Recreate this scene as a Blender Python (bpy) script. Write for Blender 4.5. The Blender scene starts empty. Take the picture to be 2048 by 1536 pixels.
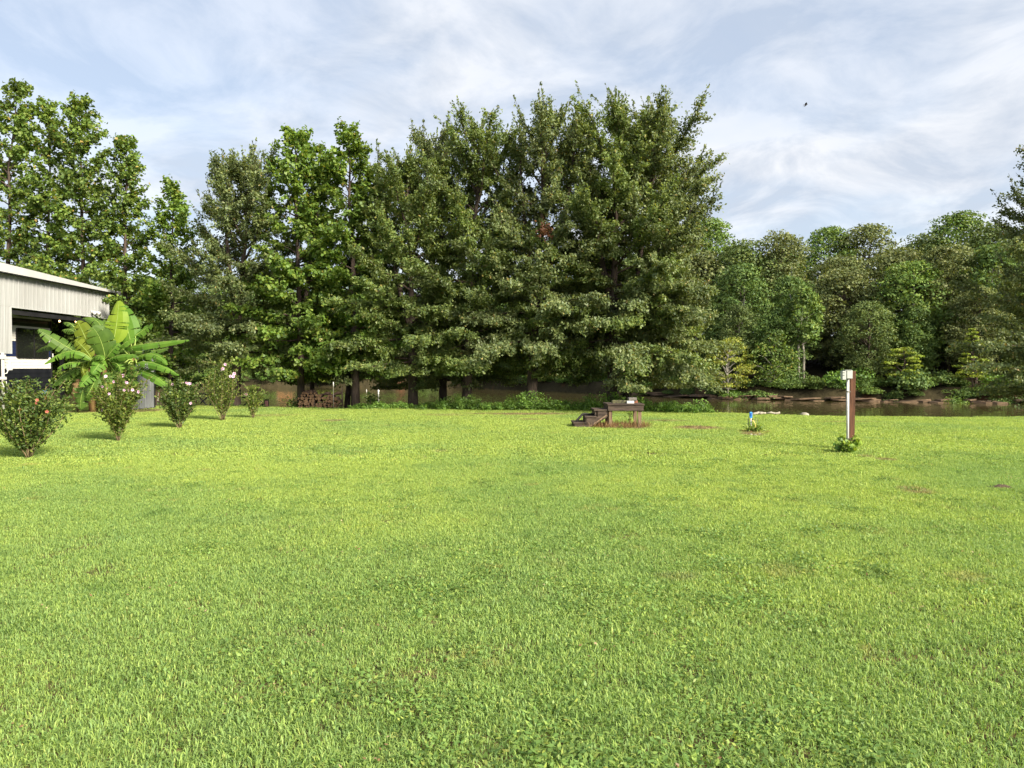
import bpy, math, random
import numpy as np
from mathutils import Vector, Matrix

random.seed(11)
PI = math.pi
SC = bpy.context.scene
COL = SC.collection

# ------------------------------------------------------------------ camera
F = 1480.0
PITCH = math.atan(33.0 / F)
CAMZ = 1.6
cam_d = bpy.data.cameras.new("camera")
cam = bpy.data.objects.new("camera", cam_d)
COL.objects.link(cam)
cam.location = (0, 0, CAMZ)
cam.rotation_euler = (PI / 2 - PITCH, 0, 0)
cam_d.sensor_width = 36.0
cam_d.lens = F / 2048 * 36.0
cam_d.clip_start = 0.05
cam_d.clip_end = 5000
SC.camera = cam

# ------------------------------------------------------------------ sky, sun, exposure
SUN_EL = math.radians(31)
SUN_AZ = math.atan2(0.70, -0.71)          # from +Y clockwise
sun_vec = Vector((math.sin(SUN_AZ) * math.cos(SUN_EL), math.cos(SUN_AZ) * math.cos(SUN_EL), math.sin(SUN_EL)))
world = bpy.data.worlds.new("World")
SC.world = world
world.use_nodes = True
nt = world.node_tree
nt.nodes.clear()
N = nt.nodes.new
L = nt.links.new


def wmath(op, a, b=None, clamp=False):
    n = N("ShaderNodeMath"); n.operation = op; n.use_clamp = clamp
    for i, s in enumerate((a, b)):
        if s is None:
            continue
        if isinstance(s, (int, float)):
            n.inputs[i].default_value = s
        else:
            L(s, n.inputs[i])
    return n.outputs[0]


sky = N("ShaderNodeTexSky"); sky.sky_type = 'NISHITA'; sky.sun_disc = False
sky.sun_elevation = SUN_EL; sky.sun_rotation = SUN_AZ
sky.air_density = 1.0; sky.dust_density = 1.6; sky.ozone_density = 1.0
bg_sky = N("ShaderNodeBackground"); L(sky.outputs[0], bg_sky.inputs[0]); bg_sky.inputs[1].default_value = 0.085
tc = N("ShaderNodeTexCoord")
sep = N("ShaderNodeSeparateXYZ"); L(tc.outputs["Generated"], sep.inputs[0])
zz = wmath('ADD', wmath('MAXIMUM', sep.outputs[2], 0.0), 0.22)
comb = N("ShaderNodeCombineXYZ")
L(wmath('DIVIDE', sep.outputs[0], zz), comb.inputs[0])
L(wmath('DIVIDE', sep.outputs[1], zz), comb.inputs[1])
mapn = N("ShaderNodeMapping"); L(comb.outputs[0], mapn.inputs[0])
mapn.inputs["Rotation"].default_value = (0, 0, 0.5)
mapn.inputs["Scale"].default_value = (1.0, 1.0, 1)
mapn.inputs["Location"].default_value = (3.1, 1.7, 0)
n1 = N("ShaderNodeTexNoise"); L(mapn.outputs[0], n1.inputs["Vector"])
n1.inputs["Scale"].default_value = 1.5; n1.inputs["Detail"].default_value = 7; n1.inputs["Roughness"].default_value = 0.52
n1.inputs["Distortion"].default_value = 0.35
n2 = N("ShaderNodeTexNoise"); L(mapn.outputs[0], n2.inputs["Vector"])
n2.inputs["Scale"].default_value = 0.55; n2.inputs["Detail"].default_value = 3; n2.inputs["Roughness"].default_value = 0.5
mixv = wmath('ADD', wmath('MULTIPLY', n1.outputs[0], 0.62), wmath('MULTIPLY', n2.outputs[0], 0.38))
rmp = N("ShaderNodeValToRGB"); L(mixv, rmp.inputs[0])
rmp.color_ramp.elements[0].position = 0.40; rmp.color_ramp.elements[0].color = (0.66, 0.66, 0.66, 1)
rmp.color_ramp.elements[1].position = 0.60; rmp.color_ramp.elements[1].color = (1, 1, 1, 1)
rmp.color_ramp.interpolation = 'EASE'
# cloud deck, thicker parts a bit greyer, thin parts whiter
n3 = N("ShaderNodeTexNoise"); L(mapn.outputs[0], n3.inputs["Vector"])
n3.inputs["Scale"].default_value = 2.7; n3.inputs["Detail"].default_value = 7; n3.inputs["Roughness"].default_value = 0.6; n3.inputs["Distortion"].default_value = 0.5
crp = N("ShaderNodeValToRGB"); L(n3.outputs[0], crp.inputs[0])
crp.color_ramp.elements[0].position = 0.41; crp.color_ramp.elements[0].color = (0.232, 0.258, 0.300, 1)
crp.color_ramp.elements[1].position = 0.60; crp.color_ramp.elements[1].color = (0.345, 0.354, 0.372, 1)
bg_cl = N("ShaderNodeBackground"); L(crp.outputs[0], bg_cl.inputs[0]); bg_cl.inputs[1].default_value = 1.0
mixw = N("ShaderNodeMixShader")
L(rmp.outputs[0], mixw.inputs[0]); L(bg_sky.outputs[0], mixw.inputs[1]); L(bg_cl.outputs[0], mixw.inputs[2])
wo = N("ShaderNodeOutputWorld"); L(mixw.outputs[0], wo.inputs[0])

sun_d = bpy.data.lights.new("sun", 'SUN')
sun_d.energy = 4.1; sun_d.angle = math.radians(18); sun_d.color = (1.0, 0.90, 0.72)
sun = bpy.data.objects.new("sun", sun_d); COL.objects.link(sun)
sun.location = (30, -25, 40)
sun.rotation_euler = sun_vec.to_track_quat('Z', 'Y').to_euler()

vs = SC.view_settings
vs.view_transform = 'Standard'; vs.look = 'None'; vs.exposure = 1.48; vs.gamma = 1.0; vs.use_curve_mapping = False
SC.cycles.use_adaptive_sampling = True; SC.cycles.adaptive_threshold = 0.02
SC.cycles.max_bounces = 7; SC.cycles.diffuse_bounces = 4; SC.cycles.glossy_bounces = 3
SC.cycles.transmission_bounces = 4; SC.cycles.transparent_max_bounces = 6
SC.cycles.caustics_reflective = False; SC.cycles.caustics_refractive = False


# ------------------------------------------------------------------ helpers
def at(px, py, d):
    """world point seen at photo pixel (2048 wide) whose distance along +Y is d"""
    a = (px - 1024) / F; b = (768 - py) / F
    dy = math.cos(PITCH) + b * math.sin(PITCH)
    dz = -math.sin(PITCH) + b * math.cos(PITCH)
    k = d / dy
    return Vector((a * k, d, CAMZ + dz * k))


def on_ground(px, py, z=0.0):
    a = (px - 1024) / F; b = (768 - py) / F
    dy = math.cos(PITCH) + b * math.sin(PITCH)
    dz = -math.sin(PITCH) + b * math.cos(PITCH)
    k = (z - CAMZ) / dz
    return Vector((a * k, dy * k, z))


def tag(o, label=None, cat=None, group=None, kind=None):
    if label: o["label"] = label
    if cat: o["category"] = cat
    if group: o["group"] = group
    if kind: o["kind"] = kind
    return o


def thing(name, label, cat, loc=(0, 0, 0), group=None, kind=None, rz=0.0):
    o = bpy.data.objects.new(name, None)
    COL.objects.link(o)
    o.empty_display_size = 0.2
    o.location = loc
    o.rotation_euler = (0, 0, rz)
    return tag(o, label, cat, group, kind)


def mesh_np(name, V, Fc, smooth=False):
    V = np.asarray(V, dtype=np.float32); Fc = np.asarray(Fc, dtype=np.int32)
    me = bpy.data.meshes.new(name)
    k = Fc.shape[1]
    me.vertices.add(len(V)); me.vertices.foreach_set("co", V.ravel())
    me.loops.add(Fc.size); me.loops.foreach_set("vertex_index", Fc.ravel())
    me.polygons.add(len(Fc))
    me.polygons.foreach_set("loop_start", np.arange(0, Fc.size, k, dtype=np.int32))
    me.polygons.foreach_set("loop_total", np.full(len(Fc), k, dtype=np.int32))
    if smooth:
        me.polygons.foreach_set("use_smooth", np.ones(len(Fc), dtype=bool))
    me.update(calc_edges=True)
    return me


def link(name, me, mats, parent=None, loc=None):
    o = bpy.data.objects.new(name, me)
    COL.objects.link(o)
    if mats is not None:
        if not isinstance(mats, (list, tuple)): mats = [mats]
        if len(me.materials) == 0:
            for m in mats: me.materials.append(m)
    if parent is not None: o.parent = parent
    if loc is not None: o.location = loc
    return o


class MB:
    def __init__(s):
        s.v = []; s.f = []; s.m = []

    def add(s, vs_, fs, mi=0):
        b = len(s.v)
        s.v += [tuple(p) for p in vs_]
        s.f += [tuple(b + i for i in f) for f in fs]
        s.m += [mi] * len(fs)

    def box(s, c, size, rz=0.0, mi=0, M=None):
        sx, sy, sz = [q / 2 for q in size]
        P = [Vector((x, y, z)) for z in (-sz, sz) for y in (-sy, sy) for x in (-sx, sx)]
        if M is None: M = Matrix.Rotation(rz, 3, 'Z')
        c = Vector(c)
        s.add([c + M @ p for p in P], [(0, 2, 3, 1), (4, 5, 7, 6), (0, 1, 5, 4), (2, 6, 7, 3), (0, 4, 6, 2), (1, 3, 7, 5)], mi)

    def beam(s, p, q, w, h, mi=0, up=(0, 0, 1)):
        p = Vector(p); q = Vector(q)
        d = (q - p); ln = d.length; d.normalize()
        u = Vector(up)
        sd = d.cross(u)
        if sd.length < 1e-4: sd = d.cross(Vector((0, 1, 0)))
        sd.normalize(); u = sd.cross(d).normalized()
        M = Matrix((d, sd, u)).transposed()
        s.box((p + q) / 2, (ln, w, h), mi=mi, M=M)

    def tube(s, path, radii, n=8, mi=0, cap=True):
        path = [Vector(p) for p in path]
        if isinstance(radii, (int, float)): radii = [radii] * len(path)
        vs_ = []; fs = []
        t0 = (path[1] - path[0]).normalized()
        ref = Vector((1, 0, 0)) if abs(t0.x) < 0.8 else Vector((0, 1, 0))
        for i, p in enumerate(path):
            a = path[max(i - 1, 0)]; b = path[min(i + 1, len(path) - 1)]
            t = (b - a).normalized()
            e1 = (ref - t * ref.dot(t)).normalized(); e2 = t.cross(e1)
            for k in range(n):
                an = 2 * PI * k / n
                vs_.append(p + (e1 * math.cos(an) + e2 * math.sin(an)) * radii[i])
        for i in range(len(path) - 1):
            for k in range(n):
                fs.append((i * n + k, i * n + (k + 1) % n, (i + 1) * n + (k + 1) % n, (i + 1) * n + k))
        if cap:
            fs.append(tuple(range(n - 1, -1, -1)))
            fs.append(tuple((len(path) - 1) * n + k for k in range(n)))
        s.add(vs_, fs, mi)

    def build(s, name, mats, parent=None, smooth=False, world=True):
        v = s.v
        if parent is not None and world:
            lx, ly, lz = parent.location
            v = [(a - lx, b - ly, c - lz) for a, b, c in v]
        me = bpy.data.meshes.new(name)
        me.from_pydata(v, [], s.f)
        if not isinstance(mats, (list, tuple)): mats = [mats]
        for m in mats: me.materials.append(m)
        if len(mats) > 1: me.polygons.foreach_set("material_index", s.m)
        if smooth: me.polygons.foreach_set("use_smooth", [True] * len(s.f))
        me.update()
        o = bpy.data.objects.new(name, me)
        COL.objects.link(o)
        if parent is not None: o.parent = parent
        return o


# ------------------------------------------------------------------ materials
def new_mat(name):
    m = bpy.data.materials.new(name); m.use_nodes = True
    m.node_tree.nodes.clear()
    return m, m.node_tree


def nd(t, typ, **kw):
    n = t.nodes.new(typ)
    for k, v in kw.items(): setattr(n, k, v)
    return n


def surf(name, c1, c2, scale=4.0, rough=0.75, bump=0.0, bscale=None, detail=5, stretch=(1, 1, 1), metallic=0.0,
         lo=0.35, hi=0.65, spec=0.3, coord="Object"):
    m, t = new_mat(name)
    tcn = nd(t, "ShaderNodeTexCoord"); mp = nd(t, "ShaderNodeMapping")
    mp.inputs["Scale"].default_value = stretch
    t.links.new(tcn.outputs[coord], mp.inputs[0])
    no = nd(t, "ShaderNodeTexNoise"); no.inputs["Scale"].default_value = scale; no.inputs["Detail"].default_value = detail
    no.inputs["Roughness"].default_value = 0.6
    t.links.new(mp.outputs[0], no.inputs["Vector"])
    r = nd(t, "ShaderNodeValToRGB")
    r.color_ramp.elements[0].position = lo; r.color_ramp.elements[0].color = (*c1, 1)
    r.color_ramp.elements[1].position = hi; r.color_ramp.elements[1].color = (*c2, 1)
    t.links.new(no.outputs[0], r.inputs[0])
    p = nd(t, "ShaderNodeBsdfPrincipled")
    p.inputs["Roughness"].default_value = rough; p.inputs["Metallic"].default_value = metallic
    p.inputs["Specular IOR Level"].default_value = spec
    t.links.new(r.outputs[0], p.inputs["Base Color"])
    if bump > 0:
        n2_ = nd(t, "ShaderNodeTexNoise"); n2_.inputs["Scale"].default_value = bscale or scale * 3
        n2_.inputs["Detail"].default_value = 6
        t.links.new(mp.outputs[0], n2_.inputs["Vector"])
        b = nd(t, "ShaderNodeBump"); b.inputs["Strength"].default_value = bump; b.inputs["Distance"].default_value = 0.02
        t.links.new(n2_.outputs[0], b.inputs["Height"]); t.links.new(b.outputs[0], p.inputs["Normal"])
    o = nd(t, "ShaderNodeOutputMaterial"); t.links.new(p.outputs[0], o.inputs[0])
    return m


def leaf_mat(name, cols, trans=0.42, gloss=0.022, grough=0.55, cscale=0.5, cvar=0.30, tint=(1.25, 1.15, 0.5), colour_src=None):
    """cols: list of (pos, rgb): spread of leaf colours, one random colour per leaf"""
    m, t = new_mat(name)
    g = nd(t, "ShaderNodeNewGeometry")
    r = nd(t, "ShaderNodeValToRGB")
    els = r.color_ramp.elements
    els[0].position = cols[0][0]; els[0].color = (*cols[0][1], 1)
    els[1].position = cols[-1][0]; els[1].color = (*cols[-1][1], 1)
    for p_, c_ in cols[1:-1]:
        e = els.new(p_); e.color = (*c_, 1)
    t.links.new(g.outputs["Random Per Island"], r.inputs[0])
    no = nd(t, "ShaderNodeTexNoise"); no.inputs["Scale"].default_value = cscale; no.inputs["Detail"].default_value = 2
    t.links.new(g.outputs["Position"], no.inputs["Vector"])
    mr = nd(t, "ShaderNodeMapRange"); mr.inputs[1].default_value = 0.3; mr.inputs[2].default_value = 0.7
    mr.inputs[3].default_value = 1 - cvar; mr.inputs[4].default_value = 1 + cvar
    t.links.new(no.outputs[0], mr.inputs[0])
    mul = nd(t, "ShaderNodeVectorMath", operation='SCALE')
    t.links.new(r.outputs[0], mul.inputs[0]); t.links.new(mr.outputs[0], mul.inputs["Scale"])
    col = mul.outputs[0]
    d = nd(t, "ShaderNodeBsdfDiffuse"); t.links.new(col, d.inputs[0])
    tr = nd(t, "ShaderNodeBsdfTranslucent")
    tm = nd(t, "ShaderNodeVectorMath", operation='MULTIPLY'); tm.inputs[1].default_value = tint
    t.links.new(col, tm.inputs[0]); t.links.new(tm.outputs[0], tr.inputs[0])
    mx = nd(t, "ShaderNodeMixShader"); mx.inputs[0].default_value = trans
    t.links.new(d.outputs[0], mx.inputs[1]); t.links.new(tr.outputs[0], mx.inputs[2])
    gl = nd(t, "ShaderNodeBsdfGlossy"); gl.inputs["Roughness"].default_value = grough
    gl.inputs[0].default_value = (0.9, 0.95, 1, 1)
    mx2 = nd(t, "ShaderNodeMixShader"); mx2.inputs[0].default_value = gloss
    t.links.new(mx.outputs[0], mx2.inputs[1]); t.links.new(gl.outputs[0], mx2.inputs[2])
    o = nd(t, "ShaderNodeOutputMaterial"); t.links.new(mx2.outputs[0], o.inputs[0])
    return m


M = {}
M['oak_leaf'] = leaf_mat("oak_leaf", [(0.0, (0.088, 0.142, 0.038)), (0.5, (0.139, 0.199, 0.053)), (0.975, (0.218, 0.267, 0.071)), (1.0, (0.350, 0.283, 0.089))], gloss=0.025)
M['oak_leaf_b'] = leaf_mat("oak_leaf_greyer", [(0.0, (0.088, 0.132, 0.049)), (0.5, (0.139, 0.185, 0.067)), (0.975, (0.210, 0.245, 0.089)), (1.0, (0.350, 0.249, 0.089))], gloss=0.025)
M['gum_leaf'] = leaf_mat("sweetgum_leaf", [(0.0, (0.081, 0.155, 0.028)), (0.5, (0.139, 0.231, 0.037)), (0.975, (0.220, 0.295, 0.051)), (1.0, (0.351, 0.280, 0.076))], trans=0.4)
M['gum_leaf_b'] = leaf_mat("sweetgum_leaf_deeper", [(0.0, (0.083, 0.151, 0.032)), (0.5, (0.137, 0.222, 0.042)), (0.975, (0.223, 0.286, 0.053)), (1.0, (0.444, 0.301, 0.087))], trans=0.38)
M['dead_leaf'] = leaf_mat("dead_leaf", [(0.0, (0.084, 0.036, 0.020)), (1.0, (0.156, 0.072, 0.035))], trans=0.25)
FOREST = []
for k, (a, b, c) in enumerate([((0.076, 0.123, 0.040), (0.116, 0.166, 0.053), (0.179, 0.218, 0.066)),
                               ((0.072, 0.130, 0.040), (0.109, 0.183, 0.049), (0.170, 0.235, 0.059)),
                               ((0.092, 0.125, 0.046), (0.144, 0.175, 0.066), (0.210, 0.226, 0.086)),
                               ((0.079, 0.148, 0.036), (0.131, 0.210, 0.049), (0.200, 0.262, 0.059))]):
    FOREST.append(leaf_mat("forest_leaf", [(0, a), (0.55, b), (1, c)], trans=0.3, gloss=0.015, cscale=0.3))
M['lime_leaf'] = leaf_mat("lime_leaf", [(0, (0.160, 0.252, 0.031)), (0.5, (0.246, 0.322, 0.042)), (1, (0.319, 0.364, 0.049))], trans=0.4)
M['yellow_leaf'] = leaf_mat("yellow_leaf", [(0, (0.158, 0.238, 0.042)), (0.5, (0.271, 0.308, 0.050)), (1, (0.362, 0.364, 0.067))], trans=0.4)
M['weed_leaf'] = leaf_mat("weed_leaf", [(0, (0.075, 0.156, 0.025)), (0.5, (0.119, 0.231, 0.037)), (1, (0.188, 0.300, 0.050))], trans=0.4, cscale=1.2)
M['vine_leaf'] = leaf_mat("vine_leaf", [(0, (0.10, 0.19, 0.025)), (0.5, (0.18, 0.28, 0.035)), (1, (0.28, 0.36, 0.05))], trans=0.4, cscale=3)
M['shrub_leaf'] = leaf_mat("shrub_leaf", [(0, (0.054, 0.102, 0.026)), (0.6, (0.102, 0.162, 0.034)), (1, (0.204, 0.252, 0.048))], trans=0.32, cscale=4, gloss=0.025)
M['shrub_leaf_b'] = leaf_mat("shrub_leaf_lighter", [(0, (0.075, 0.127, 0.025)), (0.6, (0.138, 0.196, 0.034)), (1, (0.241, 0.276, 0.052))], trans=0.35, cscale=4)
M['straw'] = leaf_mat("straw", [(0, (0.14, 0.07, 0.03)), (0.5, (0.22, 0.12, 0.05)), (1, (0.34, 0.24, 0.10))], trans=0.2)
M['pink'] = surf("pink_petal", (0.605, 0.376, 0.541), (0.672, 0.500, 0.630), 20, 0.6)
M['magenta'] = surf("magenta_throat", (0.42, 0.05, 0.16), (0.52, 0.08, 0.22), 20, 0.6)
M['orange_petal'] = surf("orange_petal", (0.300, 0.091, 0.042), (0.372, 0.168, 0.084), 20, 0.6)
M['bark'] = surf("bark", (0.038, 0.028, 0.023), (0.094, 0.070, 0.059), 9, 0.95, 0.8, 14, stretch=(1, 1, 0.25))
M['bark_pale'] = surf("pale_bark", (0.20, 0.185, 0.16), (0.36, 0.34, 0.30), 5, 0.9, 0.4, 10, stretch=(1, 1, 0.3))
M['stem'] = surf("shrub_stem", (0.16, 0.12, 0.07), (0.27, 0.21, 0.12), 20, 0.9)
M['wood_dark'] = surf("weathered_dark_wood", (0.028, 0.020, 0.016), (0.090, 0.066, 0.052), 7, 0.85, 0.5, 30, stretch=(0.35, 3, 3))
M['wood_leg'] = surf("weathered_leg_wood", (0.071, 0.045, 0.030), (0.255, 0.180, 0.117), 6, 0.85, 0.5, 30, stretch=(3, 3, 0.35))
M['wood_post'] = surf("brown_post_wood", (0.050, 0.022, 0.012), (0.115, 0.050, 0.027), 9, 0.8, 0.5, 30, stretch=(4, 4, 0.3))
M['log_bark'] = surf("log_bark", (0.016, 0.010, 0.008), (0.056, 0.034, 0.026), 12, 0.95, 0.6)
M['log_end'] = surf("log_end_grain", (0.033, 0.019, 0.011), (0.132, 0.080, 0.044), 14, 0.9, 0.3)
M['drift'] = surf("driftwood", (0.223, 0.198, 0.155), (0.372, 0.347, 0.285), 12, 0.85, 0.4)
M['stone'] = surf("ledge_rock", (0.034, 0.023, 0.016), (0.152, 0.102, 0.063), 1.8, 0.9, 0.7, 6, stretch=(0.5, 0.5, 3), coord="Object")
M['siding'] = surf("ribbed_siding_cream", (0.280, 0.286, 0.289), (0.329, 0.341, 0.347), 1.5, 0.5, stretch=(1, 1, 0.2), spec=0.4)
M['trim'] = surf("cream_trim", (0.380, 0.391, 0.390), (0.437, 0.453, 0.458), 2, 0.5)
M['roof_white'] = surf("white_roof_metal", (0.420, 0.422, 0.428), (0.480, 0.484, 0.492), 2, 0.45)
M['galv'] = surf("galvanised_sheet", (0.150, 0.160, 0.175), (0.23, 0.245, 0.26), 3, 0.42, metallic=0.3, stretch=(1, 1, 0.3))
M['black_metal'] = surf("black_metal", (0.010, 0.010, 0.012), (0.022, 0.022, 0.024), 4, 0.5)
M['black_gloss'] = surf("black_camper_skin", (0.008, 0.009, 0.013), (0.014, 0.015, 0.020), 3, 0.32)
M['camper_white'] = surf("white_camper_skin", (0.624, 0.612, 0.588), (0.696, 0.684, 0.660), 2, 0.4)
M['navy'] = surf("navy_stripe", (0.010, 0.016, 0.050), (0.016, 0.024, 0.070), 3, 0.35)
M['white'] = surf("white_plastic", (0.50, 0.50, 0.49), (0.58, 0.58, 0.57), 4, 0.45)
M['conduit'] = surf("white_conduit", (0.46, 0.46, 0.455), (0.58, 0.58, 0.57), 5, 0.45, stretch=(1, 1, 0.3))
M['box_grey'] = surf("pale_grey_box", (0.34, 0.365, 0.35), (0.40, 0.425, 0.41), 6, 0.45)
M['slot'] = surf("dark_slot", (0.06, 0.07, 0.07), (0.09, 0.10, 0.10), 6, 0.6)
M['blue'] = surf("blue_paint", (0.03, 0.22, 0.66), (0.05, 0.29, 0.76), 8, 0.4)
M['blue_dark'] = surf("dark_blue", (0.012, 0.06, 0.28), (0.02, 0.09, 0.36), 8, 0.4)
M['yellow_hose'] = surf("yellow_hose", (0.52, 0.42, 0.09), (0.66, 0.56, 0.18), 20, 0.5)
M['wire'] = surf("grey_wire", (0.10, 0.10, 0.09), (0.18, 0.17, 0.15), 10, 0.5)
M['rubber'] = surf("black_rubber", (0.014, 0.014, 0.015), (0.030, 0.029, 0.028), 10, 0.7)
M['brick_red'] = surf("brick", (0.132, 0.054, 0.030), (0.204, 0.090, 0.054), 12, 0.9)
M['block_grey'] = surf("grey_block", (0.091, 0.084, 0.077), (0.154, 0.143, 0.133), 12, 0.9)
M['moss'] = surf("mossy_black_board", (0.030, 0.027, 0.022), (0.115, 0.115, 0.055), 14, 0.9, 0.5)
M['banana_stem'] = surf("banana_stem", (0.10, 0.050, 0.022), (0.20, 0.13, 0.05), 5, 0.8, stretch=(2, 2, 0.4))
M['banana_dead'] = surf("dead_banana_leaf", (0.10, 0.062, 0.028), (0.24, 0.16, 0.075), 6, 0.9)
M['midrib'] = surf("banana_midrib", (0.20, 0.30, 0.06), (0.30, 0.38, 0.10), 8, 0.5)
M['egg'] = surf("bird_feathers", (0.018, 0.018, 0.020), (0.035, 0.034, 0.034), 20, 0.8)
M['dirt'] = surf("red_brown_dirt", (0.040, 0.028, 0.018), (0.095, 0.065, 0.040), 12, 0.95, 0.7)


def banana_leaf_mat(name, c1, c2, trans):
    m, t = new_mat(name)
    tcn = nd(t, "ShaderNodeTexCoord")
    no = nd(t, "ShaderNodeTexNoise"); no.inputs["Scale"].default_value = 3; no.inputs["Detail"].default_value = 6
    t.links.new(tcn.outputs["Object"], no.inputs["Vector"])
    g = nd(t, "ShaderNodeNewGeometry")
    ad = nd(t, "ShaderNodeMath", operation='ADD'); t.links.new(no.outputs[0], ad.inputs[0])
    ml = nd(t, "ShaderNodeMath", operation='MULTIPLY_ADD'); ml.inputs[1].default_value = 0.3; ml.inputs[2].default_value = -0.15
    t.links.new(g.outputs["Random Per Island"], ml.inputs[0]); t.links.new(ml.outputs[0], ad.inputs[1])
    r = nd(t, "ShaderNodeValToRGB")
    r.color_ramp.elements[0].position = 0.3; r.color_ramp.elements[0].color = (*c1, 1)
    r.color_ramp.elements[1].position = 0.7; r.color_ramp.elements[1].color = (*c2, 1)
    t.links.new(ad.outputs[0], r.inputs[0])
    p = nd(t, "ShaderNodeBsdfPrincipled"); p.inputs["Roughness"].default_value = 0.5
    p.inputs["Specular IOR Level"].default_value = 0.18
    t.links.new(r.outputs[0], p.inputs["Base Color"])
    tr = nd(t, "ShaderNodeBsdfTranslucent")
    tm = nd(t, "ShaderNodeVectorMath", operation='MULTIPLY'); tm.inputs[1].default_value = (1.5, 1.35, 0.4)
    t.links.new(r.outputs[0], tm.inputs[0]); t.links.new(tm.outputs[0], tr.inputs[0])
    mx = nd(t, "ShaderNodeMixShader"); mx.inputs[0].default_value = trans
    t.links.new(p.outputs[0], mx.inputs[1]); t.links.new(tr.outputs[0], mx.inputs[2])
    o = nd(t, "ShaderNodeOutputMaterial"); t.links.new(mx.outputs[0], o.inputs[0])
    return m


M['ban_dark'] = banana_leaf_mat("banana_leaf", (0.054, 0.106, 0.019), (0.090, 0.162, 0.027), 0.25)
M['ban_mid'] = banana_leaf_mat("banana_leaf_bright", (0.080, 0.181, 0.025), (0.128, 0.244, 0.034), 0.35)
M['ban_young'] = banana_leaf_mat("banana_leaf_young", (0.166, 0.272, 0.026), (0.245, 0.344, 0.040), 0.4)
M['ban_olive'] = banana_leaf_mat("banana_leaf_olive", (0.125, 0.175, 0.020), (0.185, 0.235, 0.028), 0.45)

# ---- window glass of the camper: dark reflective pane
m_, t_ = new_mat("dark_window_glass")
p_ = nd(t_, "ShaderNodeBsdfPrincipled"); p_.inputs["Base Color"].default_value = (0.012, 0.014, 0.012, 1)
p_.inputs["Roughness"].default_value = 0.04; p_.inputs["Specular IOR Level"].default_value = 0.8
o_ = nd(t_, "ShaderNodeOutputMaterial"); t_.links.new(p_.outputs[0], o_.inputs[0])
M['glass'] = m_
m_, t_ = new_mat("lit_bulb")
e_ = nd(t_, "ShaderNodeEmission"); e_.inputs[0].default_value = (1.0, 0.55, 0.2, 1); e_.inputs[1].default_value = 5
o_ = nd(t_, "ShaderNodeOutputMaterial"); t_.links.new(e_.outputs[0], o_.inputs[0])
M['bulb'] = m_

# ---- lawn colour field (shared by the soil sheet's thatch and the blades): patches of different grasses and worn ground
PATCHES = [  # photo x, y, radius x, radius y, strength
    (1395, 857, 58, 4.0, 1.0), (1045, 828.0, 125, 2.4, 0.95), (668, 843, 30, 2.5, 0.7), (1835, 985, 36, 10, 0.8),
    (1770, 921, 24, 4, 0.75), (1730, 914, 18, 3.5, 0.6), (1060, 839, 34, 2.0, 0.6), (1240, 853, 66, 7, 0.8),
    (1506, 868, 28, 4.5, 0.85), (1350, 1158, 55, 12, 0.35), (1560, 1145, 60, 18, 0.3), (1940, 1160, 60, 14, 0.4),
    (890, 832, 60, 2.2, 0.45), (1330, 843, 50, 2.2, 0.55), (1690, 845, 70, 1.6, 0.5), (880, 905, 18, 3, 0.4),
    (545, 832, 60, 2.4, 0.45), (290, 823, 40, 4, 0.8), (180, 824, 60, 4, 0.7), (1740, 1060, 40, 12, 0.25),
]


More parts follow.
